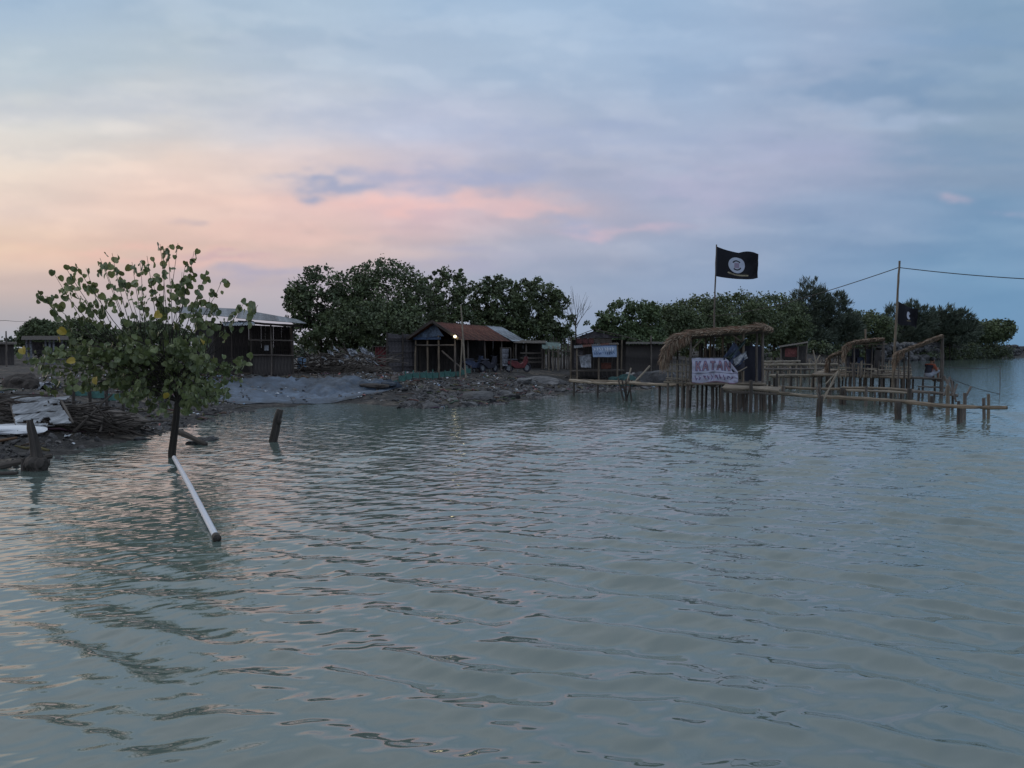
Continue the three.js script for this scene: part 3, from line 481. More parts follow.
// ---------- left foreground: brush pile, fallen panel, foam, posts, pipe ----------
const stick = (a, b, r) => pole(a, b, r, r * 0.6, { n: 4, sides: 5, bend: 0.05 });
{
  const d = 20.3, base = onGround(70, d), t = thing('brush_pile', 'heap of dark driftwood sticks and branches under the fallen white panel', 'brush pile', base);
  const core = lump(31, 1.9, 0.34, 0.8, 3, 0.5); core.translate(base.x - 0.15, base.y + 0.02, base.z - 0.5);
  part(t, 'rotted_core', core, MAT.drift);
  for (let k = 0; k < 260; k++) { // single sticks
    const px = rr(-18, 118), w = clamp((px - 20) / 100), dd = d + rr(-0.9, 0.7), a = at(px, 350, dd); a.y = groundY(a.x, a.z) + rr(0.02, 0.75) * (1 - 0.35 * w);
    const L = rr(0.5, 1.5), an = rr(-0.35, 0.35) + (R0() < 0.5 ? 0 : 3.14), b = a.clone().add(V(Math.cos(an) * L, rr(-0.35, 0.2) * L, Math.sin(an) * L * 0.6)); b.y = Math.max(b.y, groundY(b.x, b.z) + 0.02);
    part(t, 'stick', stick(a, b, rr(0.012, 0.032)), pick([MAT.drift, MAT.driftDark, MAT.driftDark, MAT.drift]));
  }
  for (const [x0, y0, x1, y1, r] of [[74, 432, 112, 394, 0.042], [100, 432, 102, 414, 0.03], [103, 418, 120, 430, 0.03], [96, 406, 118, 431, 0.025], [0, 424, 55, 425, 0.03], [48, 424, 100, 423, 0.028], [107, 412, 122, 428, 0.022]]) part(t, 'branch', stick(at(x0, y0, d - 1.0), at(x1, y1, d - 0.5), r), MAT.drift);
}
{
  const d = 19.7, base = onGround(40, d), t = thing('fallen_panel', 'torn white sheet panel in three strips lying tilted on the brush pile', 'panel', base);
  const strips = [[[10, 396.5], [70, 396.5], [66, 399.5], [17, 402]], [[11, 404.5], [58, 400], [63, 410], [12.5, 414]], [[13, 415], [64, 410.5], [73, 422], [16, 427]]];
  const depth = [[d + 0.1, d - 0.15], [d - 0.3, d - 0.65], [d - 0.7, d - 1.1]];
  strips.forEach((s, k) => { const c = s.map(([x, y], i) => at(x, y, depth[k][i < 2 ? 0 : 1])); const sd = k * 7.7;
    // torn edges: leave out cells of the strip where it is ragged
    const nu = 26, nv = 8, b = new Buf(); const f = (u, v) => c[0].clone().lerp(c[1], u).lerp(c[3].clone().lerp(c[2], u), v).add(V(0, (fbm(u * 6 + sd, v * 3, 3) - 0.5) * 0.06, 0));
    for (let j = 0; j < nv; j++) for (let i = 0; i < nu; i++) { const u = i / nu, v = j / nv, hole = k === 2 && v > 0.35 && fbm(u * 7 + 4, v * 3 + 1, 3) > 0.57 || k === 1 && u > 0.62 && v < 0.45 && fbm(u * 9, v * 4 + 5, 2) > 0.55; if (hole) continue; b.quad(f(u, v), f(u + 1 / nu, v), f(u + 1 / nu, v + 1 / nv), f(u, v + 1 / nv)); const o = V(0, -0.015, 0.004); b.quad(f(u, v).add(o), f(u, v + 1 / nv).add(o), f(u + 1 / nu, v + 1 / nv).add(o), f(u + 1 / nu, v).add(o)); }
    part(t, 'strip', b.build(), MAT.whitePaint); });
  part(t, 'batten', slat(at(11, 404, d - 0.28), at(17, 428, d - 1.12), 0.05, 0.03), MAT.drift); part(t, 'batten', slat(at(61, 400, d - 0.28), at(73, 423, d - 1.12), 0.05, 0.03), MAT.drift);
  part(t, 'prop', stick(at(44, 428, d - 1.0).setY(base.y - 0.2), at(44, 420, d - 0.9), 0.04), MAT.driftDark);
}
{ // foam slabs at the left edge
  const g = lump(55, 0.62, 0.10, 0.3, 3, 0.35), p = onGround(12, waterD(446)); p.y += 0.12; g.rotateY(0.1); g.translate(p.x, p.y, p.z); single('foam_slab', 'larger white foam slab at the left edge below the fallen panel', 'foam', g, MAT.foam, p);
  const g2 = lump(57, 0.75, 0.05, 0.22, 3, 0.3), p2 = onGround(20, waterD(441)); p2.y += 0.16; g2.translate(p2.x, p2.y, p2.z); single('foam_slab', 'thin long white foam sheet behind the larger foam slab', 'foam', g2, MAT.foam, p2);
  const g3 = lump(58, 0.16, 0.04, 0.1, 2, 0.3), p3 = onGround(36, waterD(439)); p3.y += 0.1; g3.translate(p3.x, p3.y, p3.z); single('foam_slab', 'small white foam scrap just right of the broken post', 'foam', g3, MAT.foam, p3);
}
{ // broken post with a log across its foot
  const d = waterD(471), p = at(37, 471, d); p.y = groundY(p.x, p.z);
  const t = thing('broken_post', 'broken dark timber post with a splintered top at the left water edge', 'post', p);
  part(t, 'shaft', tube([p.clone().add(V(0, -0.3, 0)), at(38, 466, d), at(36, 452, d), at(34, 440, d), at(31, 428, d), at(29.5, 420, d)], [0.14, 0.135, 0.10, 0.085, 0.075, 0.05], 8), MAT.postDark);
  part(t, 'splinter', pole(at(35, 446, d), at(32.5, 421, d), 0.035, 0.01), MAT.postDark);
  part(t, 'collar', lump(71, 0.19, 0.16, 0.16, 2, 0.5).translate(at(38, 464, d).x, at(38, 464, d).y, -d), MAT.postDark);
  const b = at(20, 469, d - 0.1); b.y = groundY(b.x, b.z);
  single('driftwood_log', 'dark log lying from the left edge to the foot of the broken post', 'log', pole(at(-22, 471, d + 0.1), at(52, 456, d + 0.35), 0.075, 0.045), MAT.drift, b);
  single('driftwood_log', 'thin black log half sunk left of the broken post', 'log', pole(at(-10, 476, d - 0.6).setY(0.02), at(18, 474, d - 0.55).setY(0.04), 0.05, 0.03), MAT.postDark, at(4, 475, d - 0.6).setY(0));
  const s = at(24, 470, d); s.y = groundY(s.x, s.z); single('stump', 'short split stump just left of the broken post', 'stump', join([pole(s.clone().add(V(0, -0.2, 0)), at(23, 458, d), 0.06, 0.035), pole(s.clone().add(V(0.08, -0.2, 0)), at(27, 461, d), 0.04, 0.02)]), MAT.postDark, s);
}
{ // leaning post in the water, log, pipe
  const d = waterD(442), p = at(273, 442, d); p.y = -0.75; const t = thing('leaning_post', 'lone dark post with a cut top leaning right out of the water', 'post', p);
  part(t, 'shaft', tube([at(270, 462, d).setY(-0.8), at(273, 441, d), at(275.5, 430, d), at(277, 420, d), at(280, 409.5, d)], [0.115, 0.11, 0.105, 0.10, 0.085], 9), MAT.postDark);
  part(t, 'knot', lump(73, 0.06, 0.08, 0.06, 1).translate(at(280, 421, d).x, at(280, 421, d).y, -d + 0.05), MAT.postDark);
  const q = at(190, 439, 18.6); q.y = 0; single('driftwood_log', 'pale log slanting down right from the leafy tree trunk', 'log', pole(at(177, 431, 18.9), at(206, 444, 18.5).setY(0.03), 0.07, 0.06), MAT.drift, q);
  const a = at(216, 541, waterD(541)).setY(0.035), b = at(174, 457.5, 15.2), dir = a.clone().sub(b).normalize(); const pt = thing('plastic_pipe', 'white plastic pipe slanting into the water from the foot of the leafy tree', 'pipe', b.clone().setY(0));
  part(pt, 'barrel', tube([b, b.clone().lerp(a, 0.5).add(V(0, 0.02, 0)), a], [0.040, 0.040, 0.040], 14), MAT.pvc);
  part(pt, 'end_socket', tube([a.clone().addScaledVector(dir, -0.02), a.clone().addScaledVector(dir, 0.12)], [0.048, 0.05], 14), MAT.postDark);
}
// ---------- tarpaulin over the bank ----------
{
  const p = onGround(320, 33), edge = [[196, 399, 405], [225, 385, 406], [250, 377, 406], [280, 376, 405], [305, 378, 404], [330, 376, 403], [355, 377, 402], [380, 379, 400], [402, 383, 397]];
  const g = sheet((u, v) => { const k = Math.min(edge.length - 2, Math.floor(u * (edge.length - 1))), t = u * (edge.length - 1) - k, px = lerp(edge[k][0], edge[k + 1][0], t), y1 = lerp(edge[k][2], edge[k + 1][2], t), y0 = lerp(edge[k][1], edge[k + 1][1], t);
    const dB = waterD(y1 + 0.5), d = lerp(dB, 36.6, v), q = at(px, y1, d), sag = Math.pow(v, 0.75 + 0.9 * fbm(u * 5, 3, 2)); const top = at(px, y0, 36.6).y;
    q.y = lerp(-0.03, top, sag) + (fbm(u * 14 + v * 3, v * 4 + 2, 4) - 0.5) * 0.34 * Math.sin(v * 3.14) + Math.abs(fbm(u * 9 + v * 2.5, v * 1.5 + 40, 3) - 0.5) * -0.6 * Math.sin(v * 3.14) - Math.abs(fbm(u * 24 - v * 4, v * 2 + 12, 3) - 0.5) * 0.4 * sstep(0.15, 0.6, v) + (fbm(u * 40, v * 7, 3) - 0.5) * 0.2 * sstep(0.35, 1, v) * sstep(0.45, 0.8, u); q.y = Math.max(q.y + 0.05 * v, groundY(q.x, q.z) + 0.03 - Math.abs(fbm(u * 24 - v * 4, v * 2 + 12, 3) - 0.5) * 0.05); return q; }, 120, 40, 9, 5);
  const t = thing('tarpaulin', 'grey blue tarpaulin draped down the bank to the water', 'tarpaulin', p);
  part(t, 'cloth', g, MAT.tarp);
  for (const px of [262, 286, 300, 318, 333, 348, 366, 379, 391]) { const a = at(px, 379, 36.7); a.y = groundY(a.x, a.z) - 0.05; part(t, 'stake', stick(a, at(px + rr(-2, 2), rr(371, 375), 36.7), 0.028), MAT.driftDark); }
  const g2 = lump(91, 0.7, 0.12, 0.3, 3, 0.4), q = onGround(372, 36.2).add(V(0, 0.2, 0)); g2.translate(q.x, q.y, q.z); single('driftwood_log', 'short black log lying on the top right of the tarpaulin', 'log', g2, MAT.driftDark, q);
  for (const [px, py, l] of [[300, 376, 'grey sandbag on the top edge of the tarpaulin, left of the black log'], [388, 380, 'grey sandbag at the right end of the tarpaulin']]) { const s = lump(px, 0.42, 0.16, 0.28, 3, 0.2), w = onGround(px, 36.6).add(V(0, 0.16, 0)); s.translate(w.x, w.y, w.z); single('sandbag', l, 'sandbag', s, MAT.tarp, w); }
}
// ---------- green plank fence ----------
{
  const a = onGround(398, 38), b = onGround(471, 48), t = thing('plank_fence', 'low green plank fence running towards the open house', 'fence', a.clone());
  const n = 12; for (let k = 0; k < n; k++) { const p = a.clone().lerp(b, k / n), q = a.clone().lerp(b, (k + 0.93) / n); const y = groundY(p.x, p.z); p.y = q.y = y + 0.2; part(t, 'plank', slat(p, q, 0.3, 0.03, V(0.6, 0, 1)), MAT.teal); }
  for (let k = 0; k <= n; k++) { const p = a.clone().lerp(b, k / n).add(V(0, 0, 0.07)); const y = groundY(p.x, p.z); part(t, 'stake', pole(V(p.x, y - 0.2, p.z), V(p.x + rr(-0.03, 0.03), y + rr(0.4, 0.55), p.z), 0.035, 0.03, { n: 3 }), k % 3 ? MAT.teal : MAT.bambooGrey); }
  const c = at(388, 383, 37), e = a.clone(); const y0 = groundY(c.x, c.z); for (let k = 0; k < 3; k++) part(t, 'rail', slat(V(c.x, y0 + 0.1 + k * 0.13, c.z), V(e.x, groundY(e.x, e.z) + 0.12 + k * 0.13, e.z), 0.11, 0.03, V(0, 0, 1)), pick([MAT.bambooGrey, MAT.teal]));
  const g = onGround(70, 23.5), h = onGround(120, 24.2), t2 = thing('plank_fence', 'low teal board fence behind the brush pile', 'fence', g.clone());
  for (let k = 0; k < 3; k++) { const p = g.clone().lerp(h, k / 3), q = g.clone().lerp(h, (k + 0.96) / 3); p.y = q.y = Math.max(groundY(p.x, p.z), 0.4) + 0.42; part(t2, 'plank', slat(p, q, 0.22, 0.03, V(0, 0.3, 1)), MAT.teal); }
  for (let k = 0; k < 4; k++) { const p = g.clone().lerp(h, k / 3).add(V(0.1, 0, 0.06)), y = groundY(p.x, p.z); part(t2, 'stake', pole(V(p.x, y - 0.2, p.z), V(p.x, Math.max(y, 0.4) + 0.72, p.z), 0.045), MAT.driftDark); }
}
// ---------- dark hut behind the leafy tree ----------
{
  const d = 40, FR = onGround(293, d), t = thing('dark_hut', 'dark tin-roofed hut with railed front behind the leafy tree', 'hut', FR.clone());
  const y0 = FR.y - 0.05, FL = at(196, 350, d), BR = at(290, 350, d + 5), BL = at(200, 350, d + 5); for (const p of [FL, BR, BL]) p.y = y0; FR.y = y0;
  const hR = at(293, 326, d).y, hL = at(215, 321, d).y;
  // board walls, each board a part
  const wall = (a, b, n, h0, h1, skip = () => false) => { for (let k = 0; k < n; k++) { if (skip(k / n)) continue; const u = (k + 0.5) / n, p = a.clone().lerp(b, u), w = a.distanceTo(b) / n * 0.97, nrm = V().crossVectors(b.clone().sub(a), V(0, 1, 0)).normalize(); const p0 = p.clone().addScaledVector(nrm, rr(-0.012, 0.012)); part(t, 'wall_board', slat(V(p0.x, y0, p0.z), V(p0.x, lerp(h0, h1, u), p0.z), w, 0.02, nrm), MAT.wallDark); } };
  wall(BL, BR, 22, hL + 0.1, hR + 0.1); wall(at(250, 350, d).setY(y0), FR, 13, at(250, 356, d).y, at(293, 356, d).y); wall(FR, BR, 14, hR, hR); wall(FL, at(214, 350, d).setY(y0), 4, hL, hL);
  for (const px of [196, 214, 232, 251, 271, 293]) { const p = at(px, 350, d - 0.06); part(t, 'post', pole(V(p.x, y0 - 0.2, p.z), V(p.x, lerp(hL, hR, (px - 196) / 97), p.z), 0.05, 0.045), px === 271 ? MAT.bambooGrey : MAT.driftDark); }
  for (const py of [340, 355]) part(t, 'rail', pole(at(249, py, d - 0.1), at(294, py + 0.6, d - 0.1), 0.04, 0.035), MAT.bambooGrey);
  part(t, 'floor', slat(V(FL.x, y0 + 0.02, -d - 2.5), V(FR.x, y0 + 0.02, -d - 2.5), 4.9, 0.08), MAT.driftDark);
  part(t, 'notice', slat(at(266.5, 345, d - 0.12), at(266.5, 350.5, d - 0.12), 0.22, 0.01, V(0, 0, 1)), MAT.whitePaint);
  const A = at(240, 309.5, d + 5.6), B = at(296, 319.5, d + 5.6), C = at(306, 323.5, d - 0.9), D = at(236, 318, d - 0.9);
  roofOf(t, A, D, C, B, 7, MAT.tin);
  const E = at(182, 306.5, d + 5.6), F = at(176, 312.5, d - 0.9); roofOf(t, E, F, D.clone().add(V(-0.1, 0.03, 0)), A.clone().add(V(-0.1, 0.03, 0)), 6, MAT.tin);
  part(t, 'lean_to_sheet', corrugated(at(222, 322, d - 0.6), at(254, 321, d - 0.6), at(255, 325, d - 1.5), at(224, 326, d - 1.5), 12), MAT.tinPale);
  part(t, 'beam', pole(at(238, 321.5, d - 0.5), at(303, 325.8, d - 0.5), 0.06), MAT.driftDark);
}
// ---------- timber heap under the big tree ----------
{
  const d = 44, p = onGround(345, d), t = thing('timber_heap', 'tangled heap of branches and planks with white scraps under the big tree', 'heap', p);
  const c = lump(61, 2.4, 0.35, 0.9, 3, 0.5); c.translate(p.x, p.y + 0.1, p.z - 0.6); part(t, 'rotted_core', c, MAT.drift);
  for (let k = 0; k < 250; k++) { const px = rr(300, 384), a = at(px, 350, d + rr(-0.9, 0.9)); a.y = p.y + rr(0.03, 1.25) * (1 - Math.pow((px - 342) / 50, 2) * 0.5); const L = rr(0.5, 1.9), an = rr(0, 6.28), b = a.clone().add(V(Math.cos(an) * L, rr(-0.5, 0.5) * L, Math.sin(an) * L * 0.5)); b.y = Math.max(b.y, p.y); part(t, 'stick', stick(a, b, rr(0.015, 0.045)), pick([MAT.drift, MAT.driftDark, MAT.drift, MAT.bambooGrey])); }
  for (const [px, py, w] of [[331, 353, 0.3], [353, 352, 0.45], [364, 350, 0.45], [372, 354, 0.3], [336, 349, 0.25], [347, 357, 0.25], [369, 360, 0.25], [358, 359, 0.2], [341, 361, 0.2], [376, 363, 0.18], [325, 358, 0.2]]) { const q = at(px, py, d - 0.9), a0 = rr(-0.5, 0.5), s = sheet((u, v) => V(q.x + (u - 0.5) * w * Math.cos(a0) + (v - 0.5) * 0.2, q.y + (u - 0.5) * w * Math.sin(a0) - (v - 0.5) * w * 0.8 + (fbm(u * 5 + px, v * 4, 3) - 0.5) * 0.2, q.z + (fbm(u * 4, v * 5 + px, 3) - 0.5) * 0.45 + v * 0.15), 10, 8); part(t, 'white_scrap', s, MAT.clothWhite); }
  const bl = at(301, 348, 46), t2 = thing('blue_barrel', 'pale blue plastic barrel just right of the dark hut', 'barrel', bl.clone().setY(p.y)); const y = p.y;
  part(t2, 'barrel_body', new THREE.LatheGeometry([[0, 0], [0.26, 0], [0.29, 0.06], [0.29, 0.3], [0.30, 0.32], [0.29, 0.34], [0.29, 0.6], [0.30, 0.62], [0.29, 0.64], [0.28, 0.84], [0.24, 0.88], [0, 0.88]].map(([a, b]) => new THREE.Vector2(a, b)), 18).translate(bl.x, y, bl.z), M(0.18, 0.28, 0.40, 0.5));
  part(t2, 'stand', lump(12, 0.45, 0.25, 0.4, 2).translate(bl.x, y, bl.z + 0.1), MAT.driftDark);
}
// ---------- grey wall with a red curtain ----------
{
  const d = 47.5, a = onGround(388, d), b = onGround(419, 48.6), t = thing('woven_wall', 'grey woven panel wall left of the open house', 'wall', a.clone()); const y = a.y - 0.1;
  const top = at(400, 334, d).y; for (let k = 0; k < 9; k++) { const p = a.clone().lerp(b, (k + 0.5) / 9); part(t, 'wall_panel', slat(V(p.x, y, p.z), V(p.x, top + rr(-0.05, 0.05), p.z), a.distanceTo(b) / 9 * 0.98, 0.03, V(0.2, 0, 1)), MAT.wallGrey); }
  for (const py of [338, 352, 366]) part(t, 'rail', slat(at(387, py, d - 0.07), at(420, py, 48.5), 0.06, 0.04, V(0, 0, 1)), MAT.wallGrey);
  for (const px of [387, 403, 420]) { const p = at(px, 350, d + (px - 388) * 0.03 - 0.1); part(t, 'post', pole(V(p.x, y - 0.2, p.z), V(p.x, top + 0.1, p.z), 0.05), MAT.driftDark); }
  const c = at(375, 350, d), e = at(386, 350, d); c.y = e.y = at(0, 347, d).y; const cur = thing('curtain', 'dark red curtain hanging left of the grey woven wall', 'curtain', c.clone().setY(y));
  part(cur, 'cloth', sheet((u, v) => V(lerp(c.x, e.x, u), lerp(c.y, y + 0.1, v), c.z + Math.sin(u * 26) * 0.05), 30, 6), MAT.red); part(cur, 'rod', pole(c.clone().add(V(-0.2, 0.02, 0)), e.clone().add(V(0.2, 0.02, 0)), 0.03), MAT.driftDark);
  for (const q of [c.clone().add(V(-0.15, 0, 0)), e.clone().add(V(0.12, 0, 0))]) part(cur, 'post', pole(V(q.x, y - 0.1, q.z), q.clone().add(V(0, 0.1, 0)), 0.04), MAT.driftDark);
}
// ---------- open house with the rusty red roof ----------
{
  const FR = onGround(455, 47), e1 = V(0.333, 0, -0.943), e2 = V(-0.943, 0, -0.333), y0 = FR.y, t = thing('open_house', 'open-fronted house with a rusty red roof and blue gable', 'house', FR.clone());
  const P = (l, w, h) => V(FR.x, 0, FR.z).addScaledVector(e1, l).addScaledVector(e2, w).setY(h), eave = 3.05, ridge = 4.02, Lr = 8.8, Lt = 12.2, Wd = 2.7;
  const out = e2.clone().multiplyScalar(-1);
  roofOf(t, P(-0.4, Wd / 2, ridge), P(Lr, Wd / 2, ridge), P(Lr, -0.45, eave - 0.12), P(-0.4, -0.45, eave - 0.12), 9, MAT.rust, [MAT.rust, MAT.rust, M(0.20, 0.075, 0.055, 0.9, { map: uvPatch }), M(0.28, 0.11, 0.07, 0.9, { map: uvPatch })]);
  roofOf(t, P(Lr, Wd / 2 + 0.1, ridge + 0.03), P(Lt, Wd / 2 + 0.1, ridge + 0.03), P(Lt, -0.6, eave - 0.12), P(Lr, -0.6, eave - 0.12), 3, MAT.tinPale);
  roofOf(t, P(-0.4, Wd / 2, ridge - 0.01), P(Lt, Wd / 2, ridge - 0.01), P(Lt, Wd + 0.4, eave - 0.1), P(-0.4, Wd + 0.4, eave - 0.1), 10, MAT.rust);
  part(t, 'ridge_beam', pole(P(-0.5, Wd / 2, ridge - 0.08), P(Lt, Wd / 2, ridge - 0.08), 0.06), MAT.driftDark);
  { const b = new Buf(); b.tri(P(0.02, Wd + 0.1, eave), P(0.02, Wd * 0.28, eave + 0.1), P(0.02, Wd / 2, ridge - 0.1)); part(t, 'gable_panel', b.build(), M(0.22, 0.32, 0.46, 0.6, { map: uvPatch })); }
  part(t, 'fascia', slat(P(-0.42, -0.42, eave - 0.08), P(-0.42, Wd / 2, ridge + 0.04), 0.16, 0.03, e1), MAT.driftDark); part(t, 'fascia', slat(P(-0.42, Wd + 0.4, eave - 0.08), P(-0.42, Wd / 2, ridge + 0.04), 0.16, 0.03, e1), MAT.driftDark);
  part(t, 'blue_valance', slat(P(-0.1, Wd + 0.1, eave - 0.04), P(-0.1, 0.9, eave - 0.04), 0.14, 0.02, e1), MAT.blue);
  for (const [l, w, lean] of [[0, 0, 0], [0, Wd, 0.1], [0, 1.1, 0], [2.0, 0, 0], [4.6, -0.2, -0.25], [7.6, -0.2, 0.1], [10.2, -0.2, 0], [Lt, 0, 0], [Lt, Wd, 0], [6, Wd, 0], [0.1, 1.9, 0]]) part(t, 'post', pole(P(l, w, y0 - 0.2), P(l + lean, w, (w > 1 && w < 2 ? 3.2 : eave)), 0.065, 0.055), pick([MAT.bambooGrey, MAT.bamboo]));
  part(t, 'brace', pole(P(0.0, 0.9, eave - 0.8), P(0.6, -0.6, y0), 0.05), MAT.bambooGrey);
  part(t, 'beam', pole(P(0, -0.2, eave - 0.1), P(Lt, -0.2, eave - 0.1), 0.06), MAT.driftDark); part(t, 'beam', pole(P(0, 0, eave - 0.45), P(0, Wd, eave - 0.45), 0.05), MAT.bambooGrey);
  for (let k = 0; k < 16; k++) part(t, 'wall_board', slat(P(k * Lt / 16 + 0.38, Wd + 0.03, y0 - 0.1), P(k * Lt / 16 + 0.38, Wd + 0.03, eave), 0.74, 0.02, e2), MAT.wallDark);
  for (let k = 0; k < 5; k++) part(t, 'wall_board', slat(P(Lt, k * 0.54 + 0.27, y0 - 0.1), P(Lt, k * 0.54 + 0.27, eave + 0.1), 0.53, 0.02, e1), MAT.wallDark);
  for (let k = 0; k < 4; k++) part(t, 'partition_board', slat(P(2.6, k * 0.4 + 1.1, y0 - 0.1), P(2.6, k * 0.4 + 1.1, eave), 0.38, 0.02, e1), MAT.wallDark);
  part(t, 'counter', slat(P(3.2, 1.2, y0 + 0.75), P(6.4, 1.2, y0 + 0.75), 0.5, 0.06), MAT.drift); for (const l of [3.3, 6.3]) part(t, 'counter_leg', pole(P(l, 1.2, y0 - 0.1), P(l, 1.2, y0 + 0.74), 0.05), MAT.drift);
  part(t, 'bench', slat(P(8, 0.9, y0 + 0.45), P(11, 0.9, y0 + 0.45), 0.35, 0.05), MAT.drift); for (const l of [8.2, 10.8]) part(t, 'bench_leg', pole(P(l, 0.9, y0 - 0.1), P(l, 0.9, y0 + 0.44), 0.05), MAT.drift);
  // the lit lamp under the eave
  const lp = at(455, 336.5, 46.4), lamp = thing('lit_lamp', 'glowing lamp bulb under the front corner of the rusty red roof', 'lamp', lp.clone()); const glow = new THREE.MeshStandardMaterial({ color: 0xffffff, emissive: new THREE.Color(1, 0.86, 0.5), emissiveIntensity: 3.5 });
  part(lamp, 'bulb', new THREE.SphereGeometry(0.085, 16, 12).translate(lp.x, lp.y, lp.z), glow); part(lamp, 'socket', pole(lp.clone().add(V(0, 0.06, 0)), lp.clone().add(V(0, 0.18, 0)), 0.04, 0.03, { n: 3 }), MAT.postDark); part(lamp, 'cable', pole(lp.clone().add(V(0, 0.17, 0)), P(-0.4, 0, eave - 0.05), 0.012, 0.012, { n: 4 }), MAT.rope);
  const L = new THREE.PointLight(new THREE.Color(1, 0.82, 0.5), 0.3, 0, 2); L.shadow.radius = 4; L.position.copy(lp); L.castShadow = true; scene.add(L);
  // leaning poles before the house
  const q0 = onGround(466, 45.5); single('leaning_pole', 'tall pale bamboo pole leaning before the open house', 'pole', pole(q0.clone().add(V(0, -0.2, 0)), at(461, 306, 45.5), 0.055, 0.035), MAT.bambooPale, q0);
  const q1 = onGround(459.5, 45.8); single('leaning_pole', 'shorter pale pole beside the tall leaning bamboo pole', 'pole', pole(q1.clone().add(V(0, -0.2, 0)), at(462, 339, 45.8), 0.055, 0.04), MAT.bambooPale, q1);
  // parked motorbikes in its shade
  function motorbike(p, turn, m, label) {
    const g = thing('motorbike', label, 'motorbike', p, 'motorbikes parked by the open house'); g.rotation.y = turn; const add = (parent, name, geo, mm) => { const o = shade(new THREE.Mesh(geo, mm)); o.name = name; parent.add(o); return o; };
    for (const x of [-0.62, 0.62]) { const w = add(g, 'wheel', new THREE.TorusGeometry(0.25, 0.05, 8, 20).translate(x, 0.29, 0), MAT.clothDark); add(w, 'rim', new THREE.CylinderGeometry(0.17, 0.17, 0.03, 14).rotateX(Math.PI / 2).translate(x, 0.29, 0), MAT.tin); }
    const s = new THREE.Shape([[-0.85, 0.62], [-0.55, 0.75], [-0.1, 0.68], [0.12, 0.5], [0.36, 0.6], [0.52, 0.98], [0.62, 0.98], [0.66, 0.7], [0.42, 0.3], [-0.2, 0.26], [-0.42, 0.42]].map(v => new THREE.Vector2(...v))); add(g, 'body', new THREE.ExtrudeGeometry(s, { depth: 0.2, bevelSize: 0.03, bevelThickness: 0.03, bevelSegments: 2 }).translate(0, 0, -0.1), m);
    add(g, 'seat', new THREE.CapsuleGeometry(0.09, 0.6, 4, 10).rotateZ(Math.PI / 2).scale(1, 0.7, 1.3).translate(-0.42, 0.8, 0), MAT.clothDark); add(g, 'handlebar', tube([V(0.5, 1.06, -0.32), V(0.56, 1.02, -0.12), V(0.56, 1.02, 0.12), V(0.5, 1.06, 0.32)], [0.018, 0.018, 0.018, 0.018], 6), MAT.clothDark); add(g, 'headlight', new THREE.SphereGeometry(0.08, 10, 8).translate(0.63, 0.92, 0), MAT.whitePaint); add(g, 'front_fork', tube([V(0.54, 0.98, 0), V(0.62, 0.29, 0)], [0.03, 0.03], 6), MAT.tin);
    add(g, 'kickstand', tube([V(0, 0.3, 0), V(-0.08, 0, 0.15)], [0.015, 0.015], 5), MAT.tin);
  }
  motorbike(onGround(518, 50.5), 0.35, MAT.red, 'red motorbike parked at the right end of the open house');
  motorbike(onGround(489, 49.5), 0.9, MAT.clothDark, 'black motorbike parked in the shade below the red roof');
  motorbike(onGround(474, 49), 0.7, MAT.clothBlue, 'dark blue motorbike parked left of the black motorbike');
  // laundry
  const c0 = at(502, 348.5, 49.5), c1 = at(509, 348.5, 49.7), l = thing('hung_cloth', 'white patterned cloth hanging left of the red motorbike', 'cloth', c0.clone().setY(y0)); part(l, 'cloth', drape(c0, c1, at(508, 366, 49.7), at(503, 366, 49.5), 10, 14, 0.35), M(0.42, 0.42, 0.46, 0.9, { map: clonedTex(texPatch, 3) })); part(l, 'line_pole', pole(at(500, 348, 49.5), at(511, 348, 49.7), 0.02), MAT.drift); for (const px of [500.4, 510.6]) { const q = at(px, 348, 49.6); part(l, 'post', pole(V(q.x, y0 - 0.1, q.z), q, 0.035), MAT.drift); }
}
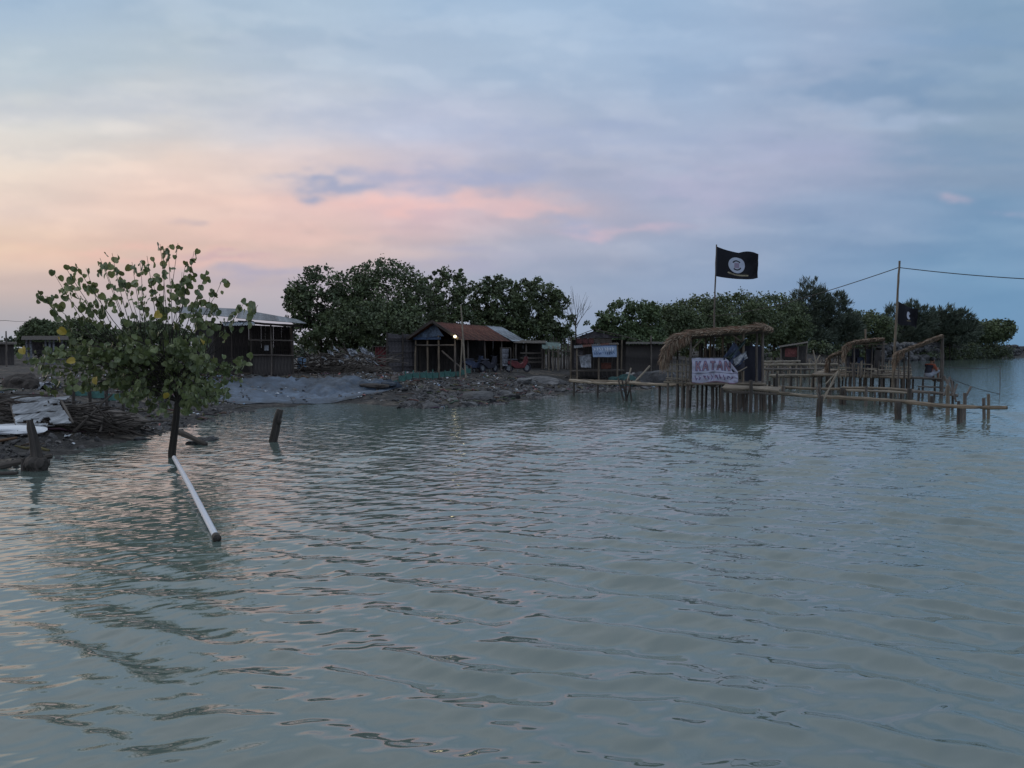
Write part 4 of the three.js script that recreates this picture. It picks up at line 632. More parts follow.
// ---------- low sheds right of it ----------
{
  const d = 55, y = onGround(535, d).y, t = thing('low_shed', 'low dark shed with a flat roof left of the green awning', 'shed', onGround(520, d));
  roofOf(t, at(512, 340, d + 2.5), at(546, 341, d + 2.5), at(546, 343.5, d - 0.3), at(514, 343, d - 0.3), 4, MAT.drift);
  for (const px of [516, 526, 542]) { const p = at(px, 350, d); part(t, 'post', pole(V(p.x, y - 0.2, p.z), V(p.x, at(px, 343, d).y, p.z), 0.06), MAT.bambooGrey); }
  for (let k = 0; k < 10; k++) { const p = at(515 + k * 3.2, 350, d + 2.2); part(t, 'wall_board', slat(V(p.x, y - 0.1, p.z), V(p.x, at(0, 343, d + 2.2).y, p.z), 0.235, 0.02, V(0, 0, 1)), MAT.wallDark); }
  for (const py of [353, 358, 362]) part(t, 'rail', slat(at(520, py, d - 0.1), at(543, py, d - 0.1), 0.12, 0.03, V(0, 0, 1)), MAT.drift);
  const a = thing('green_awning', 'faded green awning on thin poles beside the low shed', 'awning', onGround(551, 54));
  part(a, 'cloth', sheet((u, v) => at(lerp(542, 560, u), lerp(342, 348 + Math.abs(Math.sin(u * 9)) * 1.2, v), lerp(55.4, 53.6, v)), 20, 5), M(0.17, 0.25, 0.22, 0.8, { map: uvPatch }));
  for (const [px, dd] of [[549, 53.8], [553, 53.8], [558, 53.8], [544, 55.2], [559, 55.2]]) { const p = at(px, 350, dd); part(a, 'pole', pole(V(p.x, y - 0.2, p.z), V(p.x, at(px, dd > 54 ? 342 : 346, dd).y, p.z), 0.04), MAT.bambooPale); }
  const f = thing('stick_fence', 'fence of dark upright sticks between the green awning and the blue-banner hut', 'fence', onGround(572, 56));
  for (let k = 0; k < 22; k++) { const p = onGround(548 + k * 1.9 + rr(-0.5, 0.5), 56.5); part(f, 'stick', pole(p.clone().add(V(0, -0.1, 0)), V(p.x + rr(-0.1, 0.1), p.y + rr(1.5, 2.4), p.z), 0.05, 0.035, { n: 4, sides: 5 }), pick([MAT.driftDark, MAT.drift])); }
  part(f, 'rail', pole(at(546, 352, 56.4), at(592, 352, 56.4), 0.04), MAT.drift);
}
// ---------- hut with the blue and white banner ----------
const strokes = (c, x, y, w, h, seed, n) => { const r = rng(seed); for (let k = 0; k < n; k++) { c.beginPath(); const x0 = x + (k + 0.1) / n * w, cw = w / n * 0.75; c.moveTo(x0 + r() * cw * 0.3, y + r() * h * 0.2); for (let i = 0; i < 3; i++) c.lineTo(x0 + r() * cw, y + (0.2 + r() * 0.8) * h); c.stroke(); } };
function canvasTex(w, h, draw) { const cv = document.createElement('canvas'); cv.width = w; cv.height = h; draw(cv.getContext('2d'), w, h); const t = new THREE.CanvasTexture(cv); t.colorSpace = THREE.SRGBColorSpace; return t; }
{
  const d = 49, base = onGround(595, d), y = base.y, t = thing('banner_hut', 'stilt hut with a gable roof, hung with a blue and white banner', 'hut', base);
  const roof = (x0, y0, x1, y1, n) => roofOf(t, at(x0, y0, d + 3.4), at(x0, y0, d - 0.2), at(x1, y1, d - 0.2), at(x1, y1, d + 3.4), n, MAT.drift, [MAT.drift, MAT.driftDark, MAT.wallGrey]);
  roof(594, 329.5, 570, 338.5, 4); roof(594.3, 329.3, 642, 341, 4);
  { const b = new Buf(); b.tri(at(574, 338, d + 0.1), at(624, 338, d + 0.1), at(594, 331, d + 0.1)); part(t, 'gable_panel', b.build(), MAT.wallGrey); }
  for (let k = 0; k < 6; k++) part(t, 'wall_board', slat(at(576 + k * 6, 340.8, d + 0.2), at(581.7 + k * 6, 340.8, d + 0.2), 0.34, 0.03, V(0, 0, 1)), k < 3 ? M(0.30, 0.11, 0.10, 0.8, { map: uvPatch }) : MAT.drift);
  for (let k = 0; k < 12; k++) { const p = at(573 + k * 4.6, 350, d + 3); part(t, 'wall_board', slat(V(p.x, y, p.z), V(p.x, at(0, 340, d + 3).y, p.z), 0.3, 0.02, V(0, 0, 1)), MAT.wallDark); }
  roofOf(t, at(574, 345.5, d), at(618, 342.5, d), at(619, 344.5, d - 1.6), at(574, 348, d - 1.6), 5, MAT.drift, [MAT.drift, MAT.rust, MAT.tin]);
  part(t, 'deck', slat(at(570, 371, d + 0.3), at(622, 370, d + 0.3), 2.6, 0.07), MAT.drift);
  for (const [px, py, b, dd] of [[571, 337, 372, d], [599, 344, 382, d - 1.3], [617, 343, 372, d - 1.3], [577, 348, 381, d - 1.4], [622, 340, 370, d]]) { const p = at(px, b, dd); part(t, 'post', pole(V(p.x, Math.min(p.y, groundY(p.x, p.z)) - 0.2, p.z), at(px, py, dd), 0.06, 0.05), MAT.bamboo); }
  part(t, 'side_panel', drape(at(574, 349, d - 0.9), at(583, 349, d - 0.9), at(583, 368, d - 0.9), at(574, 368, d - 0.9), 8, 8, 0.1), MAT.wallGrey);
  part(t, 'crate', new THREE.BoxGeometry(0.6, 0.4, 0.4).translate(at(606, 366, d - 0.8).x, at(606, 366, d - 0.8).y, -d + 0.8), MAT.rust);
  const bt = canvasTex(512, 256, (c, w, h) => { c.fillStyle = '#9fb2cc'; c.fillRect(0, 0, w, h); c.strokeStyle = '#e8edf5'; c.lineWidth = 16; strokes(c, 30, 40, 440, 70, 8, 8); c.strokeStyle = '#4a658f'; c.lineWidth = 12; strokes(c, 30, 140, 440, 60, 9, 10); c.fillStyle = '#5b7398'; c.fillRect(0, 0, w, 18); });
  const ba = thing('cloth_banner', 'blue and white cloth banner hung on the stilt hut front', 'banner', at(605, 372, d - 1.75).setY(y)); { const g = drape(at(592, 346, d - 1.75), at(616.5, 345, d - 1.75), at(617, 357, d - 1.75), at(593, 357, d - 1.75), 20, 10, 0.18); const q = g.attributes.uv; for (let i = 0; i < q.count; i++) q.setXY(i, (i % 21) / 20, 1 - Math.floor(i / 21) / 10); part(ba, 'cloth', g, M(0.8, 0.8, 0.8, 0.9, { map: bt })); part(ba, 'rope', pole(at(591, 345.5, d - 1.72), at(618, 344.5, d - 1.72), 0.015), MAT.rope); }
  const wc = thing('hung_cloth', 'plain pale blue cloth draped over the rail of the stilt hut', 'cloth', at(586, 368, d - 1.6).setY(y)); part(wc, 'cloth', drape(at(579, 356, d - 1.6), at(591, 354, d - 1.6), at(591, 368, d - 1.5), at(581, 367, d - 1.5), 12, 10, 0.4), MAT.clothWhite); part(wc, 'rail', pole(at(577, 356, d - 1.6), at(600, 354, d - 1.4), 0.03), MAT.bambooGrey);
  // heaps and things right of it
  const nd = 47, np = onGround(622, nd); single('fishing_net_heap', 'teal heap of fishing net on the rocks right of the stilt hut', 'net', lump(44, 0.85, 0.5, 0.6, 3, 0.45).translate(np.x, np.y + 0.25, np.z), M(0.05, 0.13, 0.12, 0.9, { map: uvPatch, bumpMap: uvBump, bumpScale: 0.04 }), np);
  const hp = onGround(655, 49); single('rubble_mound', 'dark mound of rubble left of the thatched hut', 'mound', lump(46, 1.5, 0.75, 1.0, 3, 0.5).translate(hp.x, hp.y + 0.1, hp.z), MAT.rockDark, hp);
  const sf = thing('slat_shed', 'long dark slatted shed under the bright green tree', 'shed', onGround(645, 57)); for (let k = 0; k < 26; k++) { const p = onGround(626 + k * 1.5, 57); part(sf, 'wall_board', slat(p.clone().add(V(0, -0.1, 0)), V(p.x, at(0, rr(343.5, 345.5), 57).y, p.z), 0.105, 0.025, V(0, 0, 1)), MAT.wallDark); } part(sf, 'post', pole(onGround(651, 56.6).add(V(0, -0.1, 0)), at(651, 336, 56.6), 0.06), MAT.bambooGrey);
  roofOf(sf, at(624, 342, 59.5), at(668, 342, 59.5), at(668, 344, 56.5), at(624, 344, 56.5), 5, MAT.driftDark);
  for (const [px, l] of [[628, 'pale sack at the left foot of the slatted shed'], [634, 'second pale sack at the foot of the slatted shed'], [639, 'third pale sack from the left at the slatted shed'], [645, 'rightmost pale sack at the foot of the slatted shed']]) { const p = onGround(px, 56); single('sack', l, 'sack', lump(px, 0.2, 0.17, 0.16, 2, 0.3).translate(p.x, p.y + 0.14, p.z), M(0.34, 0.32, 0.30, 0.9), p); }
}
// ---------- distant place at the left edge ----------
{
  const d = 66, y = onGround(10, d).y; const t = thing('far_shed', 'dark low shed at the far left edge of the picture', 'shed', onGround(8, d)); for (let k = 0; k < 8; k++) { const p = at(-10 + k * 3.2, 350, d); part(t, 'wall_board', slat(V(p.x, y - 0.1, p.z), V(p.x, at(0, 343.5, d).y, p.z), 0.27, 0.03, V(0, 0, 1)), MAT.wallDark); } roofOf(t, at(-13, 342, d + 3), at(17, 342, d + 3), at(17, 344.5, d - 0.4), at(-13, 344.5, d - 0.4), 3, MAT.driftDark);
  for (let k = 0; k < 8; k++) { const p = at(-10 + k * 3.2, 350, d + 2.8); part(t, 'back_board', slat(V(p.x, y - 0.1, p.z), V(p.x, at(0, 343.5, d + 2.8).y, p.z), 0.27, 0.03, V(0, 0, 1)), MAT.wallDark); }
  const g = thing('far_gallery', 'pale building front with white pillars at the far left', 'building', onGround(45, 70)), dd = 70; part(g, 'wall', slat(at(26, 348, dd + 1.2), at(66, 348, dd + 1.2), 1.1, 0.1, V(0, 0, 1)), MAT.wallGrey);
  for (const px of [27, 31, 46, 50, 54, 62]) { const p = at(px, 350, dd); part(g, 'pillar', pole(V(p.x, groundY(p.x, p.z) - 0.1, p.z), V(p.x, at(0, 339, dd).y, p.z), 0.09, 0.09, { bend: 0 }), MAT.clothWhite); } roofOf(g, at(22, 336, dd + 2), at(68, 336, dd + 2), at(69, 340, dd - 0.5), at(21, 340, dd - 0.5), 4, MAT.driftDark);
  const up = onGround(6, 60); single('utility_pole', 'thin grey pole standing beside the far left shed', 'pole', pole(up.clone().add(V(0, -0.3, 0)), at(6, 331, 60), 0.07, 0.05), MAT.bambooGrey, up);
  const m = onGround(22, 27); single('brush_mound', 'rounded dark brush mound on the bare ground at the far left', 'mound', lump(81, 0.55, 0.42, 0.5, 3, 0.5).translate(m.x, m.y + 0.12, m.z), MAT.driftDark, m);
  const w = thing('sheet_heap', 'pale torn sheets lying on the ground right of the brush mound', 'sheets', onGround(42, 27.5)); for (const [px, py, a] of [[33, 369, 0.1], [42, 370, -0.2], [50, 373, 0.3]]) { const p = onGround(px, 27.5 + a); part(w, 'sheet', slab((u, v) => V(p.x + (u - 0.5) * 0.75, p.y + 0.14 + (fbm(u * 4 + px, v * 3, 3) - 0.5) * 0.3, p.z + (v - 0.5) * 0.8 + a * u), 12, 8, 0.012), MAT.clothWhite); }
  const cb = [at(-60, 322, 62), at(6, 320.5, 60), at(16, 321.5, 75), at(60, 321, 130)]; single('overhead_wire', 'thin overhead wire crossing the sky at the far left', 'wire', tube(cb, cb.map(() => 0.016), 4), MAT.rope, cb[1].clone());
}

// ---------- thatch ----------
const thatchMat = M(1, 1, 1, 0.95, { vertexColors: true });
const THATCH = [[0.22, 0.155, 0.105], [0.29, 0.215, 0.15], [0.16, 0.11, 0.075], [0.35, 0.275, 0.2], [0.24, 0.135, 0.085]];
// fn(u, v): roof surface, u along the drooping slope (0 = hanging end), v from front to back
function thatchGeo(fn, n, len, { hang = 0.5, hangN = 400, th = 0.1, fringe = 0, drop = 0.5, fringeU = 0.3 } = {}) {
  const b = new Buf(true), up = V(0, 1, 0);
  const strand = (p, dir, L, w) => { const s = V().crossVectors(dir, dirRand()).normalize().multiplyScalar(w), q = p.clone().addScaledVector(dir, L), m = p.clone().addScaledVector(dir, L * 0.5).add(V(rr(-1, 1), rr(-1, 1), rr(-1, 1)).multiplyScalar(L * 0.06)), c = pick(THATCH), v = rr(0.7, 1.3), col = c.map(x => x * v); b.quad(p.clone().add(s), m.clone().add(s), m.clone().sub(s), p.clone().sub(s), col); b.tri(m.clone().add(s), q, m.clone().sub(s), col); };
  for (let i = 0; i < n; i++) { const u = R0(), v = R0(), p = fn(u, v), q = fn(Math.max(0, u - 0.03), v), d = q.sub(p); if (d.lengthSq() < 1e-9) d.copy(p).sub(fn(u + 0.03, v)); d.normalize().add(dirRand().multiplyScalar(0.25)).normalize(); strand(p.add(V(0, rr(-th, 0.03), 0)), d, len * rr(0.5, 1.2), 0.012); }
  for (let i = 0; i < hangN; i++) { const v = R0(), p = fn(rr(0, 0.06), v); strand(p, V(rr(-0.3, 0.25), -1, rr(-0.25, 0.25)).normalize(), hang * rr(0.5, 1.15), 0.012); }
  for (let i = 0; i < fringe; i++) { const u = R0() * fringeU, p = fn(u, Math.pow(R0(), 2)); strand(p, V(rr(-0.16, 0.2), -1, rr(-0.1, 0.2)).normalize(), drop * rr(0.35, 1.1) * (1.15 - u / fringeU * 0.55), 0.013); }
  for (let i = 0; i < hangN * 0.6; i++) { const u = R0(), p = fn(u, R0() < 0.7 ? 0 : 1); strand(p, V(-0.5, rr(-0.7, 0.0), rr(0, 0.5)).normalize(), rr(0.08, 0.22), 0.01); }
  return b.build();
}
const bedY = p => Math.min(-0.5, groundY(p.x, p.z)) - 0.25;
// stand a post in the water: top at (px, py), foot straight below unless leaned
function wpost(parent, px, py, d, r, m = MAT.postDark, lean = 0, name = 'post') { const top = at(px, py, d), foot = V(top.x + lean, 0, top.z); foot.y = bedY(foot); return part(parent, name, pole(foot, top, r * 1.08, r * 0.94, { bend: 0.008 }), m); }
const run = (parent, name, x0, y0, d0, x1, y1, d1, r, m = MAT.bamboo, o = {}) => part(parent, name, pole(at(x0, y0, d0), at(x1, y1, d1), r, r * 0.85, o), m);

// ---------- thatched hut with the banner ----------
{
  const d = 30.5, base = at(716, 405, d).setY(0), t = thing('thatched_hut', 'thatched bamboo hut on stilts with the lettered banner and tall flag', 'hut', base);
  const prof = [[662, 356], [665, 348], [670, 341], [677, 337], [688, 334], [705, 332.5], [725, 330.5], [748, 329], [763, 327], [774, 329.5]];
  const surf = (dy = 0) => (u, v) => { const k = Math.min(prof.length - 2, Math.floor(u * (prof.length - 1))), f = u * (prof.length - 1) - k, px = lerp(prof[k][0], prof[k + 1][0], f), py = lerp(prof[k][1], prof[k + 1][1], f), p = at(px, py, d - 0.5); p.z -= v * 3.2; p.x += v * 3.2 * 0.262; p.y += dy + Math.sin(v * 3.14) * 0.12 - v * 0.05; return p; };
  part(t, 'roof_core', slab(surf(-0.03), 36, 8, 0.09, 4, 3), M(0.16, 0.115, 0.07, 0.95, { map: uvGrain }));
  part(t, 'thatch', thatchGeo(surf(0.02), 8000, 0.42, { hang: 0.16, hangN: 500 }), thatchMat, 'stuff');
  part(t, 'hanging_thatch', thatchGeo(surf(-0.06), 200, 0.3, { hang: 0.25, hangN: 500, fringe: 4200, drop: 0.62, fringeU: 0.46 }), thatchMat, 'stuff');
  const y0 = at(0, 383.5, d).y;
  // floor of split bamboo, each strip a part
  for (let k = 0; k < 22; k++) { const z = d - 0.3 + k * 0.14; const a = at(687, 350, z), b = at(766, 350, z); part(t, 'floor_strip', pole(V(a.x, y0 + rr(-0.01, 0.01), -z), V(b.x, y0 + rr(-0.01, 0.01), -z), 0.055, 0.05, { n: 5, sides: 6 }), pick([MAT.bamboo, MAT.bambooGrey])); }
  for (const px of [692, 715, 740, 762]) { const p = at(px, 350, d); part(t, 'joist', pole(V(p.x, y0 - 0.11, -d + 0.35), V(p.x, y0 - 0.11, -d - 3.0), 0.055), MAT.bambooGrey); }
  // stilts
  for (const [px, dd, r] of [[688.5, d - 0.1, 0.075], [691, d + 0.2, 0.06], [698, d + 0.6, 0.05], [703, d + 0.5, 0.055], [707, d + 1.2, 0.05], [713, d + 0.4, 0.06], [717, d + 1.5, 0.05], [728, d + 0.3, 0.055], [733, d + 1.4, 0.05], [741, d + 0.2, 0.06], [748, d + 0.5, 0.06], [756, d + 0.3, 0.055], [764, d + 0.4, 0.06], [678, d + 1.0, 0.05], [683, d + 2.4, 0.05], [720, d + 2.6, 0.05], [742, d + 2.6, 0.05], [766, d + 2.6, 0.05]]) { const a = at(px, 350, dd); part(t, 'stilt', pole(V(a.x + rr(-0.05, 0.05), bedY(a), a.z), V(a.x, y0 - 0.02, a.z), r, r * 0.9, { bend: 0.01 }), pick([MAT.postDark, MAT.bambooGrey, MAT.drift])); }
  // roof posts, braces, beams
  for (const [px, top, dd, m] of [[690.5, 336, d - 0.25, MAT.bambooGrey], [743.5, 331, d - 0.2, MAT.bamboo], [757, 330, d + 0.1, MAT.bambooGrey], [763, 330, d - 0.1, MAT.bambooGrey], [678, 340, d + 2.4, MAT.drift], [723, 333, d + 2.6, MAT.bamboo], [706, 334, d + 2.6, MAT.bambooGrey], [711, 334, d + 2.4, MAT.bamboo], [762, 331, d + 2.6, MAT.drift], [736, 333, d + 2.5, MAT.bambooGrey]]) { const a = at(px, 350, dd); part(t, 'roof_post', pole(V(a.x, y0 - 0.25, a.z), at(px, top, dd), 0.05, 0.045, { bend: 0.01 }), m); }
  run(t, 'brace', 692, 350, d - 0.2, 702, 338, d - 0.1, 0.035); run(t, 'brace', 742, 342, d - 0.1, 730, 333.5, d - 0.1, 0.035); run(t, 'beam', 686, 337, d - 0.2, 770, 331, d - 0.2, 0.04, MAT.bambooGrey); run(t, 'beam', 680, 339, d + 2.5, 768, 332, d + 2.5, 0.04, MAT.bambooGrey);
  // dim back wall of upright split cane
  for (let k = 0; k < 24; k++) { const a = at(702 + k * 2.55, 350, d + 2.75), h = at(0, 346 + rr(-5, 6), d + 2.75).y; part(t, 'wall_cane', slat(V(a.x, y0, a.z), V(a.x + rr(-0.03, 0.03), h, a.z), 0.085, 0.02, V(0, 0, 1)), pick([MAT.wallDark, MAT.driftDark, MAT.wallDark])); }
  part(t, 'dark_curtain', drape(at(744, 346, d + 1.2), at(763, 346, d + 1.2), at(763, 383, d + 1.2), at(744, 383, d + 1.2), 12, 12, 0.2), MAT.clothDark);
  // pale lattice rail at the left side
  for (const [a, b, c, e] of [[668, 366, 668, 381], [672, 362, 672, 382], [677, 360, 677, 384], [682, 360, 682, 388], [686, 358, 686, 386]]) run(t, 'rail_post', a, b, d + 0.2, c, e, d + 0.2, 0.028, MAT.bambooPale);
  for (const py of [364, 371, 378]) run(t, 'rail', 666, py, d + 0.15, 690, py + 1, d + 0.1, 0.025, MAT.bambooPale);
  const side = thing('side_landing', 'small pale bamboo landing on posts at the left of the thatched hut', 'landing', at(678, 400, d + 0.4).setY(0)); for (const [px, py] of [[668, 380], [677, 381], [683, 382]]) wpost(side, px, py, d + 0.4, 0.04, MAT.bambooGrey); run(side, 'edge_pole', 664, 382, d + 0.3, 690, 384, d + 0.3, 0.045, MAT.bambooPale); run(side, 'edge_pole', 666, 380, d + 1.3, 690, 381, d + 1.3, 0.045, MAT.bambooPale);
  // banner: KATAN in brush letters over a second line too worn to read
  const bt = canvasTex(1024, 512, (c, w, h) => {
    c.fillStyle = '#c3c3d3'; c.fillRect(0, 0, w, h); const r = rng(3); for (let k = 0; k < 900; k++) { c.fillStyle = `rgba(${130 + r() * 90},${120 + r() * 80},${140 + r() * 80},0.10)`; c.fillRect(r() * w, r() * h, 8 + r() * 60, 4 + r() * 20); }
    c.font = 'bold 250px sans-serif'; c.textAlign = 'center'; c.textBaseline = 'middle'; c.lineWidth = 20; c.strokeStyle = '#4f527e'; c.fillStyle = '#a4848c'; const L = 'KATAN'; for (let k = 0; k < 5; k++) { c.save(); c.translate(130 + k * 165, 165); c.scale(0.86, 1); c.strokeText(L[k], 0, 0); c.fillText(L[k], 0, 0); c.restore(); }
    c.strokeStyle = '#6b5f86'; c.lineWidth = 20; strokes(c, 50, 345, 900, 100, 21, 10); c.strokeStyle = '#a07f88'; c.lineWidth = 8; strokes(c, 56, 350, 900, 100, 22, 10);
    c.fillStyle = '#4b4658'; c.fillRect(0, 302, w, 10); c.fillStyle = 'rgba(80,76,100,0.6)'; c.fillRect(488, 0, 8, h); c.fillStyle = '#8a6a74'; c.fillRect(0, 490, w, 22); });
  const bn = thing('lettered_banner', 'white cloth banner reading KATAN tied to the thatched hut', 'banner', at(714, 385, d - 0.4).setY(y0));
  { const A = at(692, 358, d - 0.38), B = at(730, 357.5, d - 0.38), g = sheet((u, v) => { const top = u > 0.72 ? lerp(358, 372, Math.pow((u - 0.72) / 0.28, 1.2)) : 358 - Math.sin(u * 4) * 0.4, px = lerp(692, 738, u), py = lerp(top, 383 + Math.sin(u * 9) * 1.0, v); const p = at(px, py, d - 0.38); p.z += (fbm(u * 7, v * 4, 3) - 0.5) * 0.16; return p; }, 46, 22);
    const q = g.attributes.uv, p = g.attributes.position; for (let i = 0; i < q.count; i++) { const u = q.getX(i), top = u > 0.72 ? lerp(0, 0.56, Math.pow((u - 0.72) / 0.28, 1.2)) : 0; q.setXY(i, u, 1 - lerp(top, 1, q.getY(i))); }
    part(bn, 'cloth', g, M(0.78, 0.78, 0.80, 0.9, { map: bt })); part(bn, 'top_cord', pole(A.clone().add(V(-0.05, 0.02, 0)), B, 0.012), MAT.rope); part(bn, 'middle_rail', pole(at(691, 371.5, d - 0.3), at(742, 371.5, d - 0.3), 0.03), MAT.bambooGrey); }
  // gathered dark cloth right of the banner
  const sw = thing('gathered_cloth', 'dark blue and white cloth gathered up to the roof post beside the banner', 'cloth', at(735, 383, d - 0.3).setY(y0));
  part(sw, 'dark_fold', sheet((u, v) => { const a = at(lerp(722, 745, v * 0.55 + u * 0.45), lerp(358, 371, u) - v * 16 * (1 - u * 0.3), d - 0.3); a.z += Math.sin(u * 11 + v * 5) * 0.07; return a; }, 24, 16), MAT.clothBlue);
  part(sw, 'green_fold', sheet((u, v) => { const a = at(lerp(727, 745, v), lerp(357, 339, Math.pow(v, 1.1)) + u * 5, d - 0.34); a.z += Math.sin(u * 9 + v * 3) * 0.05; return a; }, 12, 14), M(0.08, 0.13, 0.12, 0.9, { map: uvPatch }));
  part(sw, 'white_fold', sheet((u, v) => { const a = at(lerp(733, 746, u) + v * 1.5, lerp(359, 351, u) + v * 7, d - 0.36); a.z += Math.sin(u * 8 + v * 6) * 0.05; return a; }, 12, 8), MAT.clothWhite);
  part(sw, 'black_fold', sheet((u, v) => { const a = at(lerp(731, 745, u), lerp(364, 362, u) + v * 8.5, d - 0.32); a.z += Math.sin(u * 10) * 0.05; return a; }, 12, 6), MAT.clothDark);
  part(sw, 'tie_cord', pole(at(738, 372, d - 0.36), at(747, 367, d - 0.36), 0.02), MAT.bambooPale);
  // flag pole and flag
  const fb = at(713.5, 384, d + 0.6), ft = at(716.5, 244.5, d + 0.6), fp = thing('flag_pole', 'tall thin bamboo flag pole rising through the thatched hut roof', 'pole', fb.clone().setY(bedY(fb))); part(fp, 'shaft', pole(V(fb.x, bedY(fb), fb.z), ft, 0.055, 0.024, { bend: 0.006, n: 22 }), MAT.bambooGrey);
  const em = (half) => canvasTex(768, 512, (c, w, h) => { c.fillStyle = '#16161f'; c.fillRect(0, 0, w, h); if (half) { c.fillStyle = '#d9dce6'; c.beginPath(); c.ellipse(440, 240, 95, 110, 0, 0, 6.3); c.fill(); c.fillStyle = '#16161f'; c.beginPath(); c.moveTo(450, 235); c.lineTo(560, 170); c.lineTo(560, 300); c.lineTo(470, 290); c.fill(); c.fillStyle = '#8d7f62'; c.fillRect(350, 380, 190, 22); return; }
    c.fillStyle = '#ccd2de'; c.beginPath(); c.ellipse(375, 250, 162, 150, 0.15, 0, 6.3); c.fill(); c.strokeStyle = '#14141c'; c.lineWidth = 24; c.beginPath(); c.arc(372, 250, 84, 3.65, 5.6); c.stroke(); c.beginPath(); c.arc(372, 250, 88, 0.5, 2.3); c.stroke(); c.fillStyle = '#b9a3b0'; c.fillRect(322, 202, 100, 104); c.fillStyle = '#8e8ba4'; for (let k = 0; k < 4; k++) c.fillRect(332 + k * 24, 214, 10, 82); c.strokeStyle = '#b5a888'; c.lineWidth = 26; c.beginPath(); c.moveTo(205, 398); c.quadraticCurveTo(330, 450, 600, 442); c.stroke(); c.strokeStyle = '#5a523f'; c.lineWidth = 7; strokes(c, 230, 408, 350, 30, 5, 20); });
  function flag(label, corners, n, dd, map, wave) { const t2 = thing('flag', label, 'flag', at(...corners[3], dd)), [A, B, C, D] = corners;
    const g = sheet((u, v) => { const tx = lerp(A[0], B[0], u), bx = lerp(D[0], C[0], u), ty = lerp(A[1], B[1], u) + wave[0](u), by = lerp(D[1], C[1], u) + wave[1](u); const p = at(lerp(tx, bx, v), lerp(ty, by, v), dd); p.z += Math.sin(u * 7 - v * 1.3) * 0.13 * u + (fbm(u * 6 + v * 1.5, v * 2.5 + 7, 3) - 0.5) * 0.16 * u; return p; }, 34, 18); const q = g.attributes.uv; for (let i = 0; i < q.count; i++) q.setY(i, 1 - q.getY(i)); part(t2, 'cloth', g, M(0.75, 0.75, 0.78, 0.85, { map })); part(t2, 'hem', pole(at(A[0], A[1], dd), at(D[0], D[1], dd), 0.02), MAT.clothDark); }
  flag('larger black flag with a round white emblem above the thatched hut', [[717, 246.5], [757.5, 255], [758.5, 278.5], [716.3, 276.3]], 30, d + 0.6, em(false), [u => Math.sin(u * 3.14) * 3.2 * (1 - u) + (u > 0.55 ? -Math.sin((u - 0.55) * 6.5) * 2.4 : 0), u => Math.sin(u * 3.14) * 1.8 + (u > 0.9 ? -(u - 0.9) * 8 : 0)]);
  flag('smaller black flag hanging on the tall bamboo pole at the right', [[898.6, 301.5], [917, 309], [917.5, 327], [896.8, 323]], 30, 37.9, em(true), [u => Math.sin(u * 3.14) * 1.2, u => Math.sin(u * 6) * 1.2 + (u > 0.5 ? 3 * (u - 0.5) : 0)]);
}
// ---------- bamboo walkway from the shore to the hut ----------
{
  const t = thing('bamboo_walkway', 'long single pale bamboo pole walkway from the rocky shore to the thatched hut', 'walkway', at(630, 392, 36).setY(0));
  run(t, 'deck_pole', 570, 380.5, 38.5, 633, 383, 34.5, 0.075, MAT.bambooPale, { sag: 0.02 }); run(t, 'deck_pole', 628, 382.6, 34.8, 692, 384.5, 31.0, 0.075, MAT.bambooPale, { sag: 0.03 }); run(t, 'deck_pole', 572, 380, 38.9, 640, 382.2, 34.6, 0.06, MAT.bamboo, { sag: 0.02 });
  for (const [x0, y0, x1, y1] of [[622, 380, 631, 393], [632, 380, 622, 393], [626, 379, 627, 394], [629, 378, 633, 394], [618, 378, 628, 392]]) { const a = at(x0, y0, 34.7), b = at(x1, y1, 34.8); b.y = Math.min(b.y, groundY(b.x, b.z)) - 0.1; part(t, 'support_stick', pole(b, a, 0.045, 0.035), pick([MAT.drift, MAT.postDark])); }
  run(t, 'prop', 635, 382, 34.6, 650, 366, 35.0, 0.05, MAT.bambooPale); run(t, 'prop', 627, 382, 34.7, 631, 368, 34.9, 0.04, MAT.bambooPale);
  for (const [px, py] of [[574, 382], [598, 382], [660, 384], [684, 385]]) { const dd = lerp(38.5, 31, (px - 570) / 122), a = at(px, py, dd), b = V(a.x, Math.min(0, groundY(a.x, a.z)) - 0.4, a.z); part(t, 'post', pole(b, a, 0.055, 0.05), MAT.postDark); }
}
